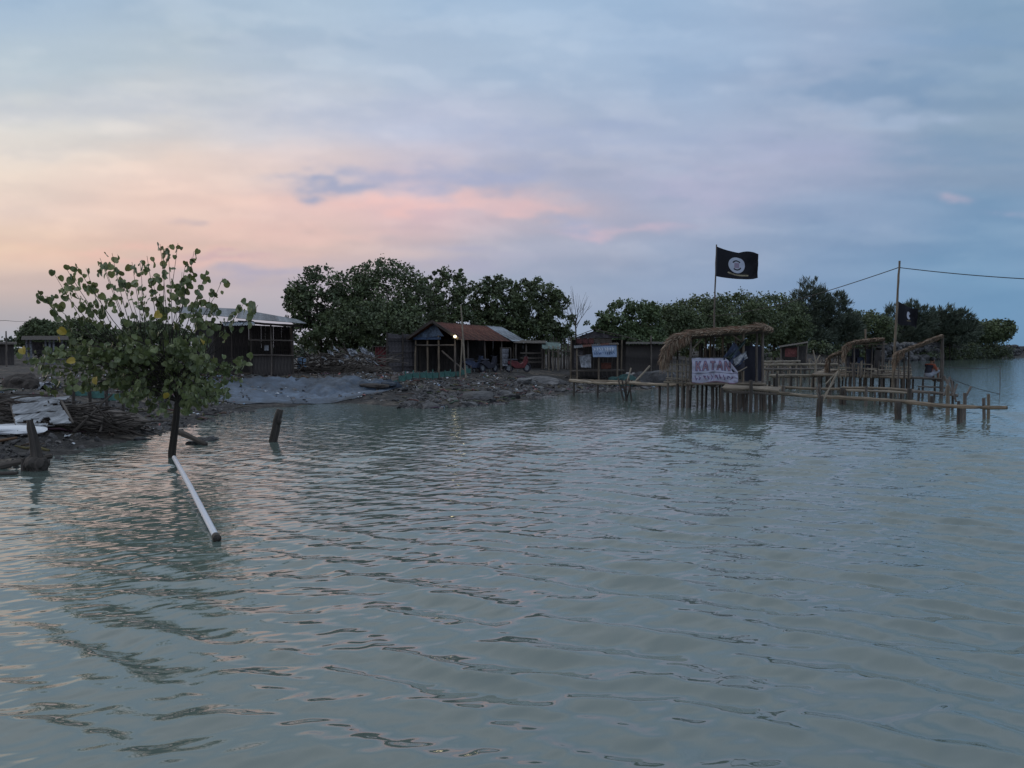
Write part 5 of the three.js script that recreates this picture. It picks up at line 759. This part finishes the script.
// ---------- jetties ----------
{
  // landing straight in front of the hut
  const a = thing('front_landing', 'low plank landing on stout posts in front of the thatched hut', 'landing', at(748, 410, 28.3).setY(0));
  for (let k = 0; k < 6; k++) run(a, 'plank', 722 + k * 0.6, 388.6 - k * 0.55, 28.3 + k * 0.24, 778 + k * 0.6, 391 - k * 0.6, 28.3 + k * 0.24, 0.06, k % 2 ? MAT.bambooPale : MAT.bamboo);
  for (const [px, py, dd] of [[722, 388, 28.3], [728, 389, 28.9], [735, 389, 28.6], [739, 389, 29.4], [744, 389, 28.9], [751, 380, 28.1], [757, 390, 28.8], [765, 390, 29.3], [770, 391, 28.6], [761, 389, 29.6]]) wpost(a, px, py, dd, rr(0.055, 0.075), pick([MAT.postDark, MAT.bambooGrey]), rr(-0.05, 0.05));
  run(a, 'beam', 722, 391, 28.4, 776, 394, 28.4, 0.05, MAT.bambooGrey);
  // front rail
  const f = thing('front_rail', 'long sagging bamboo rail on posts nearest the viewer, reaching furthest right', 'rail', at(860, 412, 26.5).setY(0));
  run(f, 'rail_pole', 748, 388.5, 32.2, 826, 397.2, 27.4, 0.075, MAT.bambooPale, { sag: 0.05 }); run(f, 'rail_pole', 822, 396.6, 27.5, 916, 402, 25.2, 0.07, MAT.bamboo, { sag: 0.03 }); run(f, 'rail_pole', 905, 401.6, 25.3, 1007, 407.5, 22.8, 0.07, MAT.bamboo, { sag: 0.05 });
  wpost(f, 819.5, 384, 26.9, 0.055, MAT.bambooGrey, 0.03); wpost(f, 821.5, 396, 26.7, 0.06, MAT.postDark, -0.02); wpost(f, 818, 399, 26.5, 0.045, MAT.postDark, -0.05); run(f, 'fork', 821, 404, 26.7, 838, 371, 26.9, 0.035, MAT.bambooPale); run(f, 'fork', 819, 398, 26.8, 816, 386, 26.9, 0.03, MAT.bambooGrey); run(f, 'fork', 823, 398, 26.8, 834, 382, 26.9, 0.025, MAT.bambooPale);
  wpost(f, 898, 402, 25.4, 0.105, MAT.postDark); wpost(f, 958.5, 401, 24.0, 0.05, MAT.postDark); wpost(f, 961.5, 404, 24.2, 0.05, MAT.bambooGrey); wpost(f, 965, 393, 25.2, 0.055, MAT.bambooGrey); run(f, 'slanting_stick', 964, 400, 25.2, 971, 386.5, 25.3, 0.04, MAT.bambooGrey); wpost(f, 983.5, 398, 25.4, 0.05, MAT.bambooGrey, 0.08); wpost(f, 988.5, 394, 25.6, 0.05, MAT.bamboo); wpost(f, 948, 385, 27.0, 0.065, MAT.bamboo, 0.02);
  // second rail
  const s = thing('second_rail', 'second bamboo rail line behind the front rail, ending at the leaning sticks', 'rail', at(860, 402, 33).setY(0));
  run(s, 'rail_pole', 764, 386, 35.5, 850, 389, 32.8, 0.065, MAT.bamboo, { sag: 0.03 }); run(s, 'rail_pole', 842, 388, 33, 914, 390.5, 31.2, 0.065, MAT.bamboo); run(s, 'rail_pole', 905, 390.5, 31.2, 958, 395.5, 29.6, 0.065, MAT.bambooGrey); run(s, 'rail_pole', 846, 390.5, 32.2, 912, 393, 31, 0.05, MAT.bambooPale);
  for (const [px, py, dd, r] of [[775, 378, 33, 0.08], [783.5, 386, 33.6, 0.085], [769.5, 381, 34, 0.06], [777, 374, 34.5, 0.05], [830, 389, 33.5, 0.095], [842, 388, 32.4, 0.12], [845.5, 390, 32.2, 0.07], [866, 386, 31.4, 0.06], [875, 392, 32.5, 0.05], [886, 389, 31.5, 0.06], [891, 391, 31.8, 0.05], [909.5, 389, 27.8, 0.08], [932, 396, 29.2, 0.075], [929, 393, 30, 0.05], [919, 388, 33.5, 0.05], [953, 381, 29.8, 0.045], [901, 391, 32, 0.05], [880, 391, 31.8, 0.045]]) wpost(s, px, py, dd, r, pick([MAT.postDark, MAT.bambooGrey, MAT.postDark]), rr(-0.06, 0.06));
  for (const [x0, y0, x1, y1] of [[944, 376, 955, 399], [950, 377, 944, 396], [951, 380, 956, 402], [957, 384, 953, 396]]) run(s, 'leaning_stick', x0, y0, 29.8, x1, y1, 29.6, 0.045, MAT.bambooGrey);
  // the wide deck under the second hut
  const w = thing('wide_deck', 'wide bamboo deck on many posts behind the rails', 'deck', at(870, 390, 40).setY(0));
  for (let k = 0; k < 14; k++) run(w, 'deck_pole', 812 + k * 0.9, 374.6 - k * 0.18 * 2, 43.5 + k * 0.34, 912 - k * 0.5, 378.2 - k * 0.42, 39.2 + k * 0.34, 0.06, pick([MAT.bamboo, MAT.bambooPale, MAT.bambooGrey]));
  for (let k = 0; k < 30; k++) { const px = rr(818, 912), dd = lerp(43.5, 39.5, (px - 812) / 100) + rr(0.1, 3.6); wpost(w, px, 377.5 - (dd - 40) * 0.35, dd, rr(0.045, 0.075), pick([MAT.postDark, MAT.bambooGrey, MAT.postDark]), rr(-0.08, 0.08)); }
  for (const [px, py] of [[846, 366], [852, 363], [860, 367], [872, 365], [878, 368], [886, 364], [905, 364], [909, 366], [911, 372], [868, 369], [893, 368]]) run(w, 'rail_post', px, py, 40.6, px + rr(-1, 1), 378, 40.6, 0.04, pick([MAT.bambooPale, MAT.bamboo, MAT.bambooGrey]));
  for (const [x0, y0, x1, y1] of [[866, 369.5, 912, 370.5], [872, 374, 912, 375]]) run(w, 'rail', x0, y0, 40.5, x1, y1, 40.3, 0.035, MAT.bambooPale);
  for (const [x0, y0, x1, y1] of [[832, 382, 842, 369], [826, 384, 838, 371], [838, 368, 842, 380]]) run(w, 'slanting_stick', x0, y0, 41.6, x1, y1, 41.6, 0.04, MAT.bambooPale);
  for (let k = 0; k < 34; k++) { const px = rr(838, 912), dd = rr(40.3, 43.2); run(w, 'rail_post', px, rr(360, 371), dd, px + rr(-1.2, 1.2), 377.5, dd, rr(0.025, 0.045), pick([MAT.bambooPale, MAT.bamboo, MAT.bambooGrey, MAT.drift])); }
  for (const [x0, y0, x1, y1] of [[838, 367.5, 878, 368.5], [842, 371.5, 884, 373], [880, 366, 911, 367.5], [850, 363.5, 872, 364.5]]) run(w, 'rail', x0, y0, 41.4, x1, y1, 41, 0.035, pick([MAT.bamboo, MAT.bambooPale]));
  // far cross rails towards the shore
  const FARR = [[770, 375.6, 46, 824, 375.4, 46, 'pale bamboo rail line between the thatched hut and the wide deck'], [764, 369, 58, 822, 368.6, 60, 'higher grey bamboo rail line behind the pale one'], [762, 361.5, 66, 800, 361, 68, 'far pale plank line before the red stall'], [764, 364.5, 63, 838, 364, 62, 'far bamboo rail line just above the higher grey rail']];
  FARR.forEach(([x0, y0, d0, x1, y1, d1, label], i) => { const q = thing('far_rail', label, 'rail', at((x0 + x1) / 2, y0, d0).setY(0), 'bamboo rails far out'); run(q, 'rail_pole', x0, y0, d0, x1, y1, d1, 0.08, i === 1 ? MAT.bambooGrey : MAT.bambooPale); run(q, 'rail_pole', x0 + 2, y0 + 1.4, d0 + 0.6, x1, y1 + 1.2, d1 + 0.4, 0.06, MAT.bamboo); const n = 6; for (let k = 0; k < n; k++) { const u = (k + rr(0.2, 0.8)) / n; wpost(q, lerp(x0, x1, u), lerp(y0, y1, u) - rr(0, 5), lerp(d0, d1, u) + 0.3, rr(0.06, 0.085), pick([MAT.bambooGrey, MAT.postDark, MAT.bambooPale]), rr(-0.1, 0.1)); } });
  { const q = thing('forked_post', 'pale forked branch post standing behind the bamboo rails', 'post', at(816, 372, 56).setY(0)); wpost(q, 816, 360, 56, 0.08, MAT.bambooPale); run(q, 'fork', 816, 361, 56, 813, 350, 56, 0.05, MAT.bambooPale); run(q, 'fork', 816, 362, 56, 820, 355, 56, 0.05, MAT.bambooPale); }
}
// ---------- second hut, lean-to, pole and cable ----------
function leanTo(name, label, prof, d, depth, posts, o = {}) {
  const t = thing(name, label, 'hut', at(prof[1][0], 380, d).setY(0));
  const surf = dy => (u, v) => { const k = Math.min(prof.length - 2, Math.floor(u * (prof.length - 1))), f = u * (prof.length - 1) - k, p = at(lerp(prof[k][0], prof[k + 1][0], f), lerp(prof[k][1], prof[k + 1][1], f), d); p.z -= v * depth; p.x += v * depth * (prof[2][0] - 512) / FPX; p.y += dy + v * (o.rise ?? 0.0); return p; };
  part(t, 'roof_core', slab(surf(-0.02), 20, 5, 0.13, 3, 2), M(0.17, 0.12, 0.075, 0.95, { map: uvGrain })); part(t, 'thatch', thatchGeo(surf(0), o.n ?? 2200, 0.26, { hang: o.hang ?? 0.3, hangN: 420, th: 0.15, fringe: 1500, drop: 0.6, fringeU: 0.38 }), thatchMat, 'stuff');
  for (const [px, py, dd, m] of posts) { const a = at(px, py, dd); part(t, 'roof_post', pole(V(a.x, bedY(a), a.z), a, 0.05, 0.04, { bend: 0.01 }), m ?? MAT.bambooGrey); }
  return t;
}
{
  const h2 = leanTo('thatched_shelter', 'middle thatched shelter with a drooping left end and clothes inside', [[843, 352], [844.5, 346], [849, 343], [856, 341], [866, 339.5], [876, 338.6], [885, 338]], 40.5, 3.2, [[854, 342, 40.7], [883, 338.5, 40.7], [846, 346, 43.4], [884, 339, 43.4], [868, 340, 43.5], [872, 344, 42]], { n: 3600, hang: 0.3 });
  for (const [x0, y0, x1, y1, m] of [[847, 356, 856, 373, MAT.wallGrey], [857, 357, 864, 374, MAT.clothBlue], [866, 349, 874, 374, MAT.clothDark], [875, 350, 881, 370, MAT.wallDark], [852, 349, 859, 362, MAT.clothDark]]) part(h2, 'hanging_cloth', drape(at(x0, y0, 42), at(x1, y0, 42.2), at(x1, y1, 42.2), at(x0, y1, 42), 10, 8, 0.25), m);
  part(h2, 'hanging_rail', pole(at(846, 349, 42.1), at(884, 347, 42.1), 0.03), MAT.bambooGrey); run(h2, 'beam', 852, 344.5, 40.8, 887, 344, 40.8, 0.035, MAT.bamboo);
  leanTo('thatched_shelter', 'small low thatched shelter at the left of the middle shelter', [[826, 364], [828, 358], [832, 355], [838, 352.5], [844, 351]], 44, 2.2, [[829, 357, 44.2], [839, 352.5, 44.2], [839, 350, 46], [830, 357, 46]], { n: 900, hang: 0.25 });
  leanTo('thatched_shelter', 'open thatched lean-to sloping up to the right over the seated person', [[893.5, 359], [896, 353.5], [900, 351.2], [906, 349], [916, 345], [926, 341.2], [935, 337.5], [943.5, 334.8]], 36.4, 2.0, [[943, 335.5, 36.6, MAT.bambooGrey], [899, 352, 36.6], [904, 351, 38.2], [942, 336, 38.3], [909, 348, 38.2]], { n: 2800, hang: 0.35 });
  const pd = 37.6, pb = at(893, 384, pd), pt = at(899.5, 261, pd), t = thing('cable_pole', 'tallest bamboo pole at the right carrying the overhead cable', 'pole', V(pb.x, 0, pb.z)); part(t, 'shaft', pole(V(pb.x - 0.05, bedY(pb), pb.z), pt, 0.075, 0.045, { bend: 0.006, n: 24 }), MAT.bamboo);
  const c = []; const A = at(898.8, 267.5, pd), L = at(700, 316, 98), Rr = at(1130, 282, 34); for (let k = 0; k <= 24; k++) { const u = k / 24, p = L.clone().lerp(A, u); p.y -= 1.3 * 4 * u * (1 - u) * 0.5; c.push(p); } for (let k = 1; k <= 14; k++) { const u = k / 14, p = A.clone().lerp(Rr, u); p.y -= 0.16 * 4 * u * (1 - u); c.push(p); } single('overhead_cable', 'dark cable slung from the tall bamboo pole across the sky', 'cable', tube(c, c.map(p => 0.022 + 0.012 * clamp((-p.z - 38) / 60)), 5), MAT.rope, A.clone());
  const cp2 = thing('cable_pole', 'distant pole in the treeline holding the left end of the cable', 'pole', onGround(700, 98)); part(cp2, 'shaft', pole(onGround(700, 98).add(V(0, -0.2, 0)), at(700, 314, 98), 0.08, 0.06), MAT.bambooGrey);
  single('bamboo_pole', 'short upright bamboo pole above the middle thatched shelter', 'pole', pole(V(at(865, 350, 43).x, bedY(at(865, 350, 43)), -43), at(865.5, 329, 43), 0.045), MAT.bamboo, at(865, 350, 43).setY(0));
  // far red stall and neighbours on the other shore
  const sd = 84, sp_ = onGround(790, sd), st = thing('red_stall', 'far stall with a faded red cloth front under a slanting roof', 'stall', sp_); roofOf(st, at(779, 346, sd + 2), at(808, 341.5, sd + 2), at(808, 343, sd - 0.6), at(779, 347.5, sd - 0.6), 4, MAT.drift); part(st, 'cloth_front', drape(at(785, 348, sd), at(797.5, 347.5, sd), at(797.5, 357, sd), at(785, 357, sd), 10, 6, 0.2), M(0.34, 0.11, 0.10, 0.9, { map: uvPatch })); for (const [px, py] of [[781, 347], [798, 344], [807, 343]]) { const p = at(px, 350, sd - 0.2); part(st, 'post', pole(V(p.x, groundY(p.x, p.z) - 0.4, p.z), at(px, py, sd - 0.2), 0.08), MAT.bambooGrey); } for (let k = 0; k < 7; k++) { const p = at(783 + k * 3.6, 350, sd + 1.8); part(st, 'back_board', slat(V(p.x, sp_.y - 0.1, p.z), V(p.x, at(0, 346, sd + 1.8).y, p.z), 0.38, 0.03, V(0, 0, 1)), MAT.wallDark); }
  const heapL = ['far heap of poles and boards right of the red stall', 'far heap of boards behind the forked post', 'far heap of sticks behind the small low shelter', 'far heap of poles directly right of the thatched hut'];
  [[812, 92], [826, 100], [840, 108], [770, 78]].forEach(([px, dd], i) => { const p = onGround(px, dd), g = thing('pole_heap', heapL[i], 'heap', p, 'heaps on the far shore'); for (let k = 0; k < 26; k++) { const a = V(p.x + rr(-1.6, 1.6), p.y + rr(-0.05, 0.6), p.z + rr(-0.5, 0.5)), b = a.clone().add(V(rr(-1.3, 1.3), rr(-0.1, 1.5), rr(-0.4, 0.4))); part(g, 'stick', pole(a, b, 0.07, 0.05, { n: 3, sides: 5 }), pick([MAT.bambooGrey, MAT.drift, MAT.bambooPale, MAT.driftDark])); } });
}
// stakes standing in the water round the far jetties
{ const g = 'stakes standing round the far jetties'; const spots = [[768, 369, 62], [773, 371, 58], [781, 366, 66], [788, 370, 60], [794, 367, 65], [801, 371, 57], [806, 366, 66], [810, 373, 50], [797, 377, 46], [826, 379, 47], [834, 384, 45], [812, 383, 44], [789, 382, 45], [779, 381, 46]];
  for (const [px, py, d] of spots) { const a = at(px, py - 4, d), f = V(a.x + rr(-0.08, 0.08), bedY(a), a.z); single('stake', 'thin bamboo stake standing in the water among the far rails', 'stake', pole(f, a, 0.05, 0.04, { n: 4, sides: 6 }), pick([MAT.bambooGrey, MAT.bamboo, MAT.postDark]), f.clone(), g); } }
// ropes over the water at the right
for (const [y0, y1, l] of [[366.3, 366.6, 'upper thin rope stretched over the water right of the seated person'], [375.5, 380, 'lower thin rope sinking to the water right of the seated person']]) { const a = at(944, y0, 36.4), b = at(1000, y1, 40); b.y = Math.min(b.y, y1 > 378 ? 0.02 : b.y); const pts = []; for (let k = 0; k <= 10; k++) { const p = a.clone().lerp(b, k / 10); p.y -= 0.1 * 4 * (k / 10) * (1 - k / 10); pts.push(p); } single('mooring_rope', l, 'rope', tube(pts, pts.map(() => 0.016), 5), MAT.rope, a.clone()); }
{ const a = at(1000, 375, 40), f = V(a.x, bedY(a), a.z); single('stake', 'lone thin stake far right holding the upper rope over the water', 'stake', pole(f, at(1000, 366, 40), 0.02, 0.015), MAT.bambooGrey, f); }
// ---------- stone spit at the far right ----------
{
  const b = thing('stone_breakwater', 'long dark stone breakwater along the far right shore', 'breakwater', V(120, 0, -215)); const list = [], r = rng(61);
  const pts = []; for (let px = 880; px <= 1090; px += 6) { const w = onWater(px, lerp(362.2, 356.6, (px - 880) / 150)); pts.push(w); }
  const bg = []; for (let i = 0; i < pts.length - 1; i++) for (let k = 0; k < 16; k++) { const p = pts[i].clone().lerp(pts[i + 1], r()), dv = r(), s = 0.5 + r() * 0.75; const dir = V(p.x, 0, p.z).normalize(); p.addScaledVector(dir, dv * 6); const g = rockShapes[Math.floor(r() * 9)].clone(); g.scale(s, s * 0.9, s); g.rotateY(r() * 6); g.translate(p.x, -0.1 + Math.sin(Math.min(1, dv * 1.2) * 1.9) * 3.1 * (0.7 + 0.5 * r()), p.z); (i < 300 ? bg : bg).push(g); }
  bg.forEach((g, i) => { if (i < 300) part(b, 'stone', g, i % 3 ? MAT.rockDark : MAT.rock); }); if (bg.length > 300) part(b, 'stones', join(bg.slice(300)), MAT.rockDark, 'stuff');
}
// ---------- the seated person ----------
function surfaceNets(field, lo, hi, cell) {        // one smooth closed skin where field(x, y, z) < 0
  const n = [0, 1, 2].map(k => Math.ceil((hi[k] - lo[k]) / cell) + 1), [nx, ny, nz] = n, F = new Float32Array(nx * ny * nz), id = (i, j, k) => i + nx * (j + ny * k);
  for (let k = 0; k < nz; k++) for (let j = 0; j < ny; j++) for (let i = 0; i < nx; i++) F[id(i, j, k)] = field(lo[0] + i * cell, lo[1] + j * cell, lo[2] + k * cell);
  const vi = new Int32Array(nx * ny * nz).fill(-1), pos = [], idx = [];
  for (let k = 0; k < nz - 1; k++) for (let j = 0; j < ny - 1; j++) for (let i = 0; i < nx - 1; i++) {
    let c = 0, x = 0, y = 0, z = 0;
    const edge = (a, b) => { const fa = F[id(i + a[0], j + a[1], k + a[2])], fb = F[id(i + b[0], j + b[1], k + b[2])]; if ((fa < 0) === (fb < 0)) return; const t = fa / (fa - fb); c++; x += a[0] + (b[0] - a[0]) * t; y += a[1] + (b[1] - a[1]) * t; z += a[2] + (b[2] - a[2]) * t; };
    for (const u of [0, 1]) for (const v of [0, 1]) { edge([0, u, v], [1, u, v]); edge([u, 0, v], [u, 1, v]); edge([u, v, 0], [u, v, 1]); }
    if (c) { vi[id(i, j, k)] = pos.length / 3; pos.push(lo[0] + (i + x / c) * cell, lo[1] + (j + y / c) * cell, lo[2] + (k + z / c) * cell); }
  }
  const quad = (a, b, c, d, flip) => { if (a < 0 || b < 0 || c < 0 || d < 0) return; flip ? idx.push(a, c, b, a, d, c) : idx.push(a, b, c, a, c, d); };
  for (let k = 1; k < nz - 1; k++) for (let j = 1; j < ny - 1; j++) for (let i = 1; i < nx - 1; i++) { const f = F[id(i, j, k)] < 0;
    if (f !== F[id(i + 1, j, k)] < 0) quad(vi[id(i, j - 1, k - 1)], vi[id(i, j, k - 1)], vi[id(i, j, k)], vi[id(i, j - 1, k)], !f);
    if (f !== F[id(i, j + 1, k)] < 0) quad(vi[id(i - 1, j, k - 1)], vi[id(i - 1, j, k)], vi[id(i, j, k)], vi[id(i, j, k - 1)], !f);
    if (f !== F[id(i, j, k + 1)] < 0) quad(vi[id(i - 1, j - 1, k)], vi[id(i, j - 1, k)], vi[id(i, j, k)], vi[id(i - 1, j, k)], !f); }
  const g = new THREE.BufferGeometry(); g.setAttribute('position', new THREE.Float32BufferAttribute(pos, 3)); g.setAttribute('uv', new THREE.Float32BufferAttribute(new Float32Array(pos.length / 3 * 2), 2)); g.setIndex(idx); g.computeVertexNormals(); return g;
}
const capsule = (p, a, b, ra, rb) => { const bx = b[0] - a[0], by = b[1] - a[1], bz = b[2] - a[2], px = p[0] - a[0], py = p[1] - a[1], pz = p[2] - a[2], t = clamp((px * bx + py * by + pz * bz) / (bx * bx + by * by + bz * bz || 1)); return Math.hypot(px - bx * t, py - by * t, pz - bz * t) - lerp(ra, rb, t); };
const smin = (a, b, k) => { const h = clamp(0.5 + 0.5 * (b - a) / k); return lerp(b, a, h) - k * h * (1 - h); };
const skin = (bones, k = 0.03, grow = 0) => (x, y, z) => { let d = 9; for (const [a, b, ra, rb] of bones) d = smin(d, capsule([x, y, z], a, b, ra + grow, rb + grow), k); return d; };
{
  const d = 37.2, seat = at(928, 377.5, d), t = thing('person', 'person in an orange and dark shirt and pale shorts sitting on the plank bench', 'person', seat.clone());
  t.rotation.y = 0.35; t.scale.setScalar(1.1);   // faces right and a little away; x forward, y up, z sideways
  const S = s => s;      // joints, seated with knees drawn up and arms resting on them, head bowed
  const hip = [0, 0.12, 0], waist = [0.02, 0.28, 0], chest = [0.10, 0.48, 0], neck = [0.17, 0.62, 0], legs = [], arms = [];
  for (const s of [-1, 1]) { legs.push([[0.02, 0.11, 0.09 * s], [0.42, 0.30, 0.13 * s], 0.095, 0.065], [[0.42, 0.30, 0.13 * s], [0.46, -0.12, 0.12 * s], 0.062, 0.04], [[0.45, -0.14, 0.12 * s], [0.63, -0.17, 0.13 * s], 0.042, 0.028]); arms.push([[0.11, 0.55, 0.19 * s], [0.24, 0.33, 0.23 * s], 0.052, 0.042], [[0.24, 0.33, 0.23 * s], [0.44, 0.42, 0.10 * s], 0.040, 0.028]); }
  const torso = [[hip, waist, 0.135, 0.12], [waist, chest, 0.12, 0.13], [[0.10, 0.53, -0.13], [0.10, 0.53, 0.13], 0.085, 0.085], [chest, neck, 0.08, 0.052]];
  const body = surfaceNets(skin([...torso, ...legs, ...arms, [neck, [0.20, 0.68, 0], 0.05, 0.048]], 0.035), [-0.25, -0.28, -0.4], [0.8, 0.75, 0.4], 0.014);
  const hc = [0.235, 0.775, 0], head = surfaceNets(skin([[[hc[0] - 0.01, hc[1] + 0.02, 0], [hc[0] - 0.02, hc[1] + 0.03, 0], 0.096, 0.094], [[hc[0] + 0.02, hc[1] - 0.02, 0], [hc[0] + 0.055, hc[1] - 0.085, 0], 0.078, 0.045], [[hc[0] + 0.09, hc[1] - 0.005, 0], [hc[0] + 0.118, hc[1] - 0.045, 0], 0.012, 0.018], [[hc[0] + 0.075, hc[1] - 0.085, -0.02], [hc[0] + 0.075, hc[1] - 0.085, 0.02], 0.014, 0.014], [[hc[0] - 0.005, hc[1] + 0.01, 0.085], [hc[0] - 0.01, hc[1] - 0.03, 0.088], 0.022, 0.014], [[hc[0] - 0.005, hc[1] + 0.01, -0.085], [hc[0] - 0.01, hc[1] - 0.03, -0.088], 0.022, 0.014], [[hc[0] - 0.05, hc[1] - 0.06, 0], [0.19, 0.66, 0], 0.055, 0.05]], 0.018), [0.08, 0.58, -0.14], [0.42, 0.92, 0.14], 0.009);
  const hands = []; for (const s of [-1, 1]) { const w = [0.44, 0.42, 0.10 * s], palm = [0.51, 0.40, 0.07 * s], f = [[w, palm, 0.028, 0.034]]; for (let k = 0; k < 4; k++) { const z = (0.045 + k * 0.019) * s, L = [0.062, 0.072, 0.066, 0.05][k]; f.push([[0.525, 0.40, z], [0.525 + L * 0.6, 0.385, z * 0.95], 0.0095, 0.009], [[0.525 + L * 0.6, 0.385, z * 0.95], [0.525 + L * 0.75, 0.385 - L * 0.6, z * 0.9], 0.009, 0.008]); } f.push([[0.475, 0.405, 0.05 * s], [0.51, 0.38, 0.018 * s], 0.012, 0.010], [[0.51, 0.38, 0.018 * s], [0.54, 0.36, 0.012 * s], 0.010, 0.009]); hands.push(surfaceNets(skin(f, 0.008), [0.4, 0.3, -0.18], [0.66, 0.48, 0.18], 0.006)); }
  const add = (name, g, m) => { const o = shade(new THREE.Mesh(g, m)); o.name = name; t.add(o); return o; };
  add('body', join([body, head, ...hands]), M(0.22, 0.115, 0.07, 0.6));
  const shirt = surfaceNets((x, y, z) => Math.max(skin([...torso, ...arms.filter((_, i) => i % 2 === 0).map(([a, b, r0, r1]) => [a, a.map((v, i) => lerp(v, b[i], 0.75)), r0, r1])], 0.04, 0.016)(x, y, z), y - 0.61, 0.10 - y), [-0.25, 0, -0.4], [0.5, 0.7, 0.4], 0.014); add('shirt', shirt, M(0.32, 0.085, 0.045, 0.9));
  const vest = surfaceNets((x, y, z) => Math.max(skin(torso.slice(0, 3), 0.04, 0.024)(x, y, z), x - 0.06 - (y - 0.3) * 0.2, y - 0.56, 0.2 - y), [-0.25, 0.1, -0.4], [0.5, 0.7, 0.4], 0.014); add('shirt_back', vest, MAT.clothDark);
  add('shorts', surfaceNets((x, y, z) => Math.max(skin([torso[0], ...legs.filter((_, i) => i % 3 === 0)], 0.04, 0.018)(x, y, z), y - 0.34, x - 0.47), [-0.25, -0.1, -0.35], [0.6, 0.5, 0.35], 0.014), M(0.30, 0.32, 0.36, 0.9));
  add('hair', surfaceNets((x, y, z) => Math.max(Math.hypot(x - hc[0] + 0.018, y - hc[1] - 0.03, z) - 0.108, (x - hc[0]) * 0.8 - (y - hc[1]) - 0.025, -(y - hc[1]) - 0.06), [0.08, 0.6, -0.16], [0.4, 0.95, 0.16], 0.009), M(0.012, 0.011, 0.012, 0.6));
  for (const s of [-1, 1]) add('eye', new THREE.SphereGeometry(0.011, 8, 6).translate(hc[0] + 0.083, hc[1] - 0.008, 0.032 * s), MAT.clothDark);
  const b = thing('plank_bench', 'plank bench on thin posts where the person sits over the water', 'bench', at(930, 378, d).setY(0)); for (let k = 0; k < 5; k++) run(b, 'plank', 911, 377.4 + 0.3 * (k % 2), d - 0.35 + k * 0.17, 951, 380 + 0.2 * (k % 2), d - 0.35 + k * 0.17, 0.05, pick([MAT.postDark, MAT.bambooGrey])); for (const [px, dd] of [[923, d - 0.3], [935, d - 0.2], [913, d + 0.3], [948, d + 0.3]]) wpost(b, px, 379, dd, 0.05, MAT.postDark);
  run(b, 'foot_rail', 918, 386.5, d - 0.35, 950, 388, d - 0.35, 0.04, MAT.bambooGrey);
}

renderer.render(scene, camera);
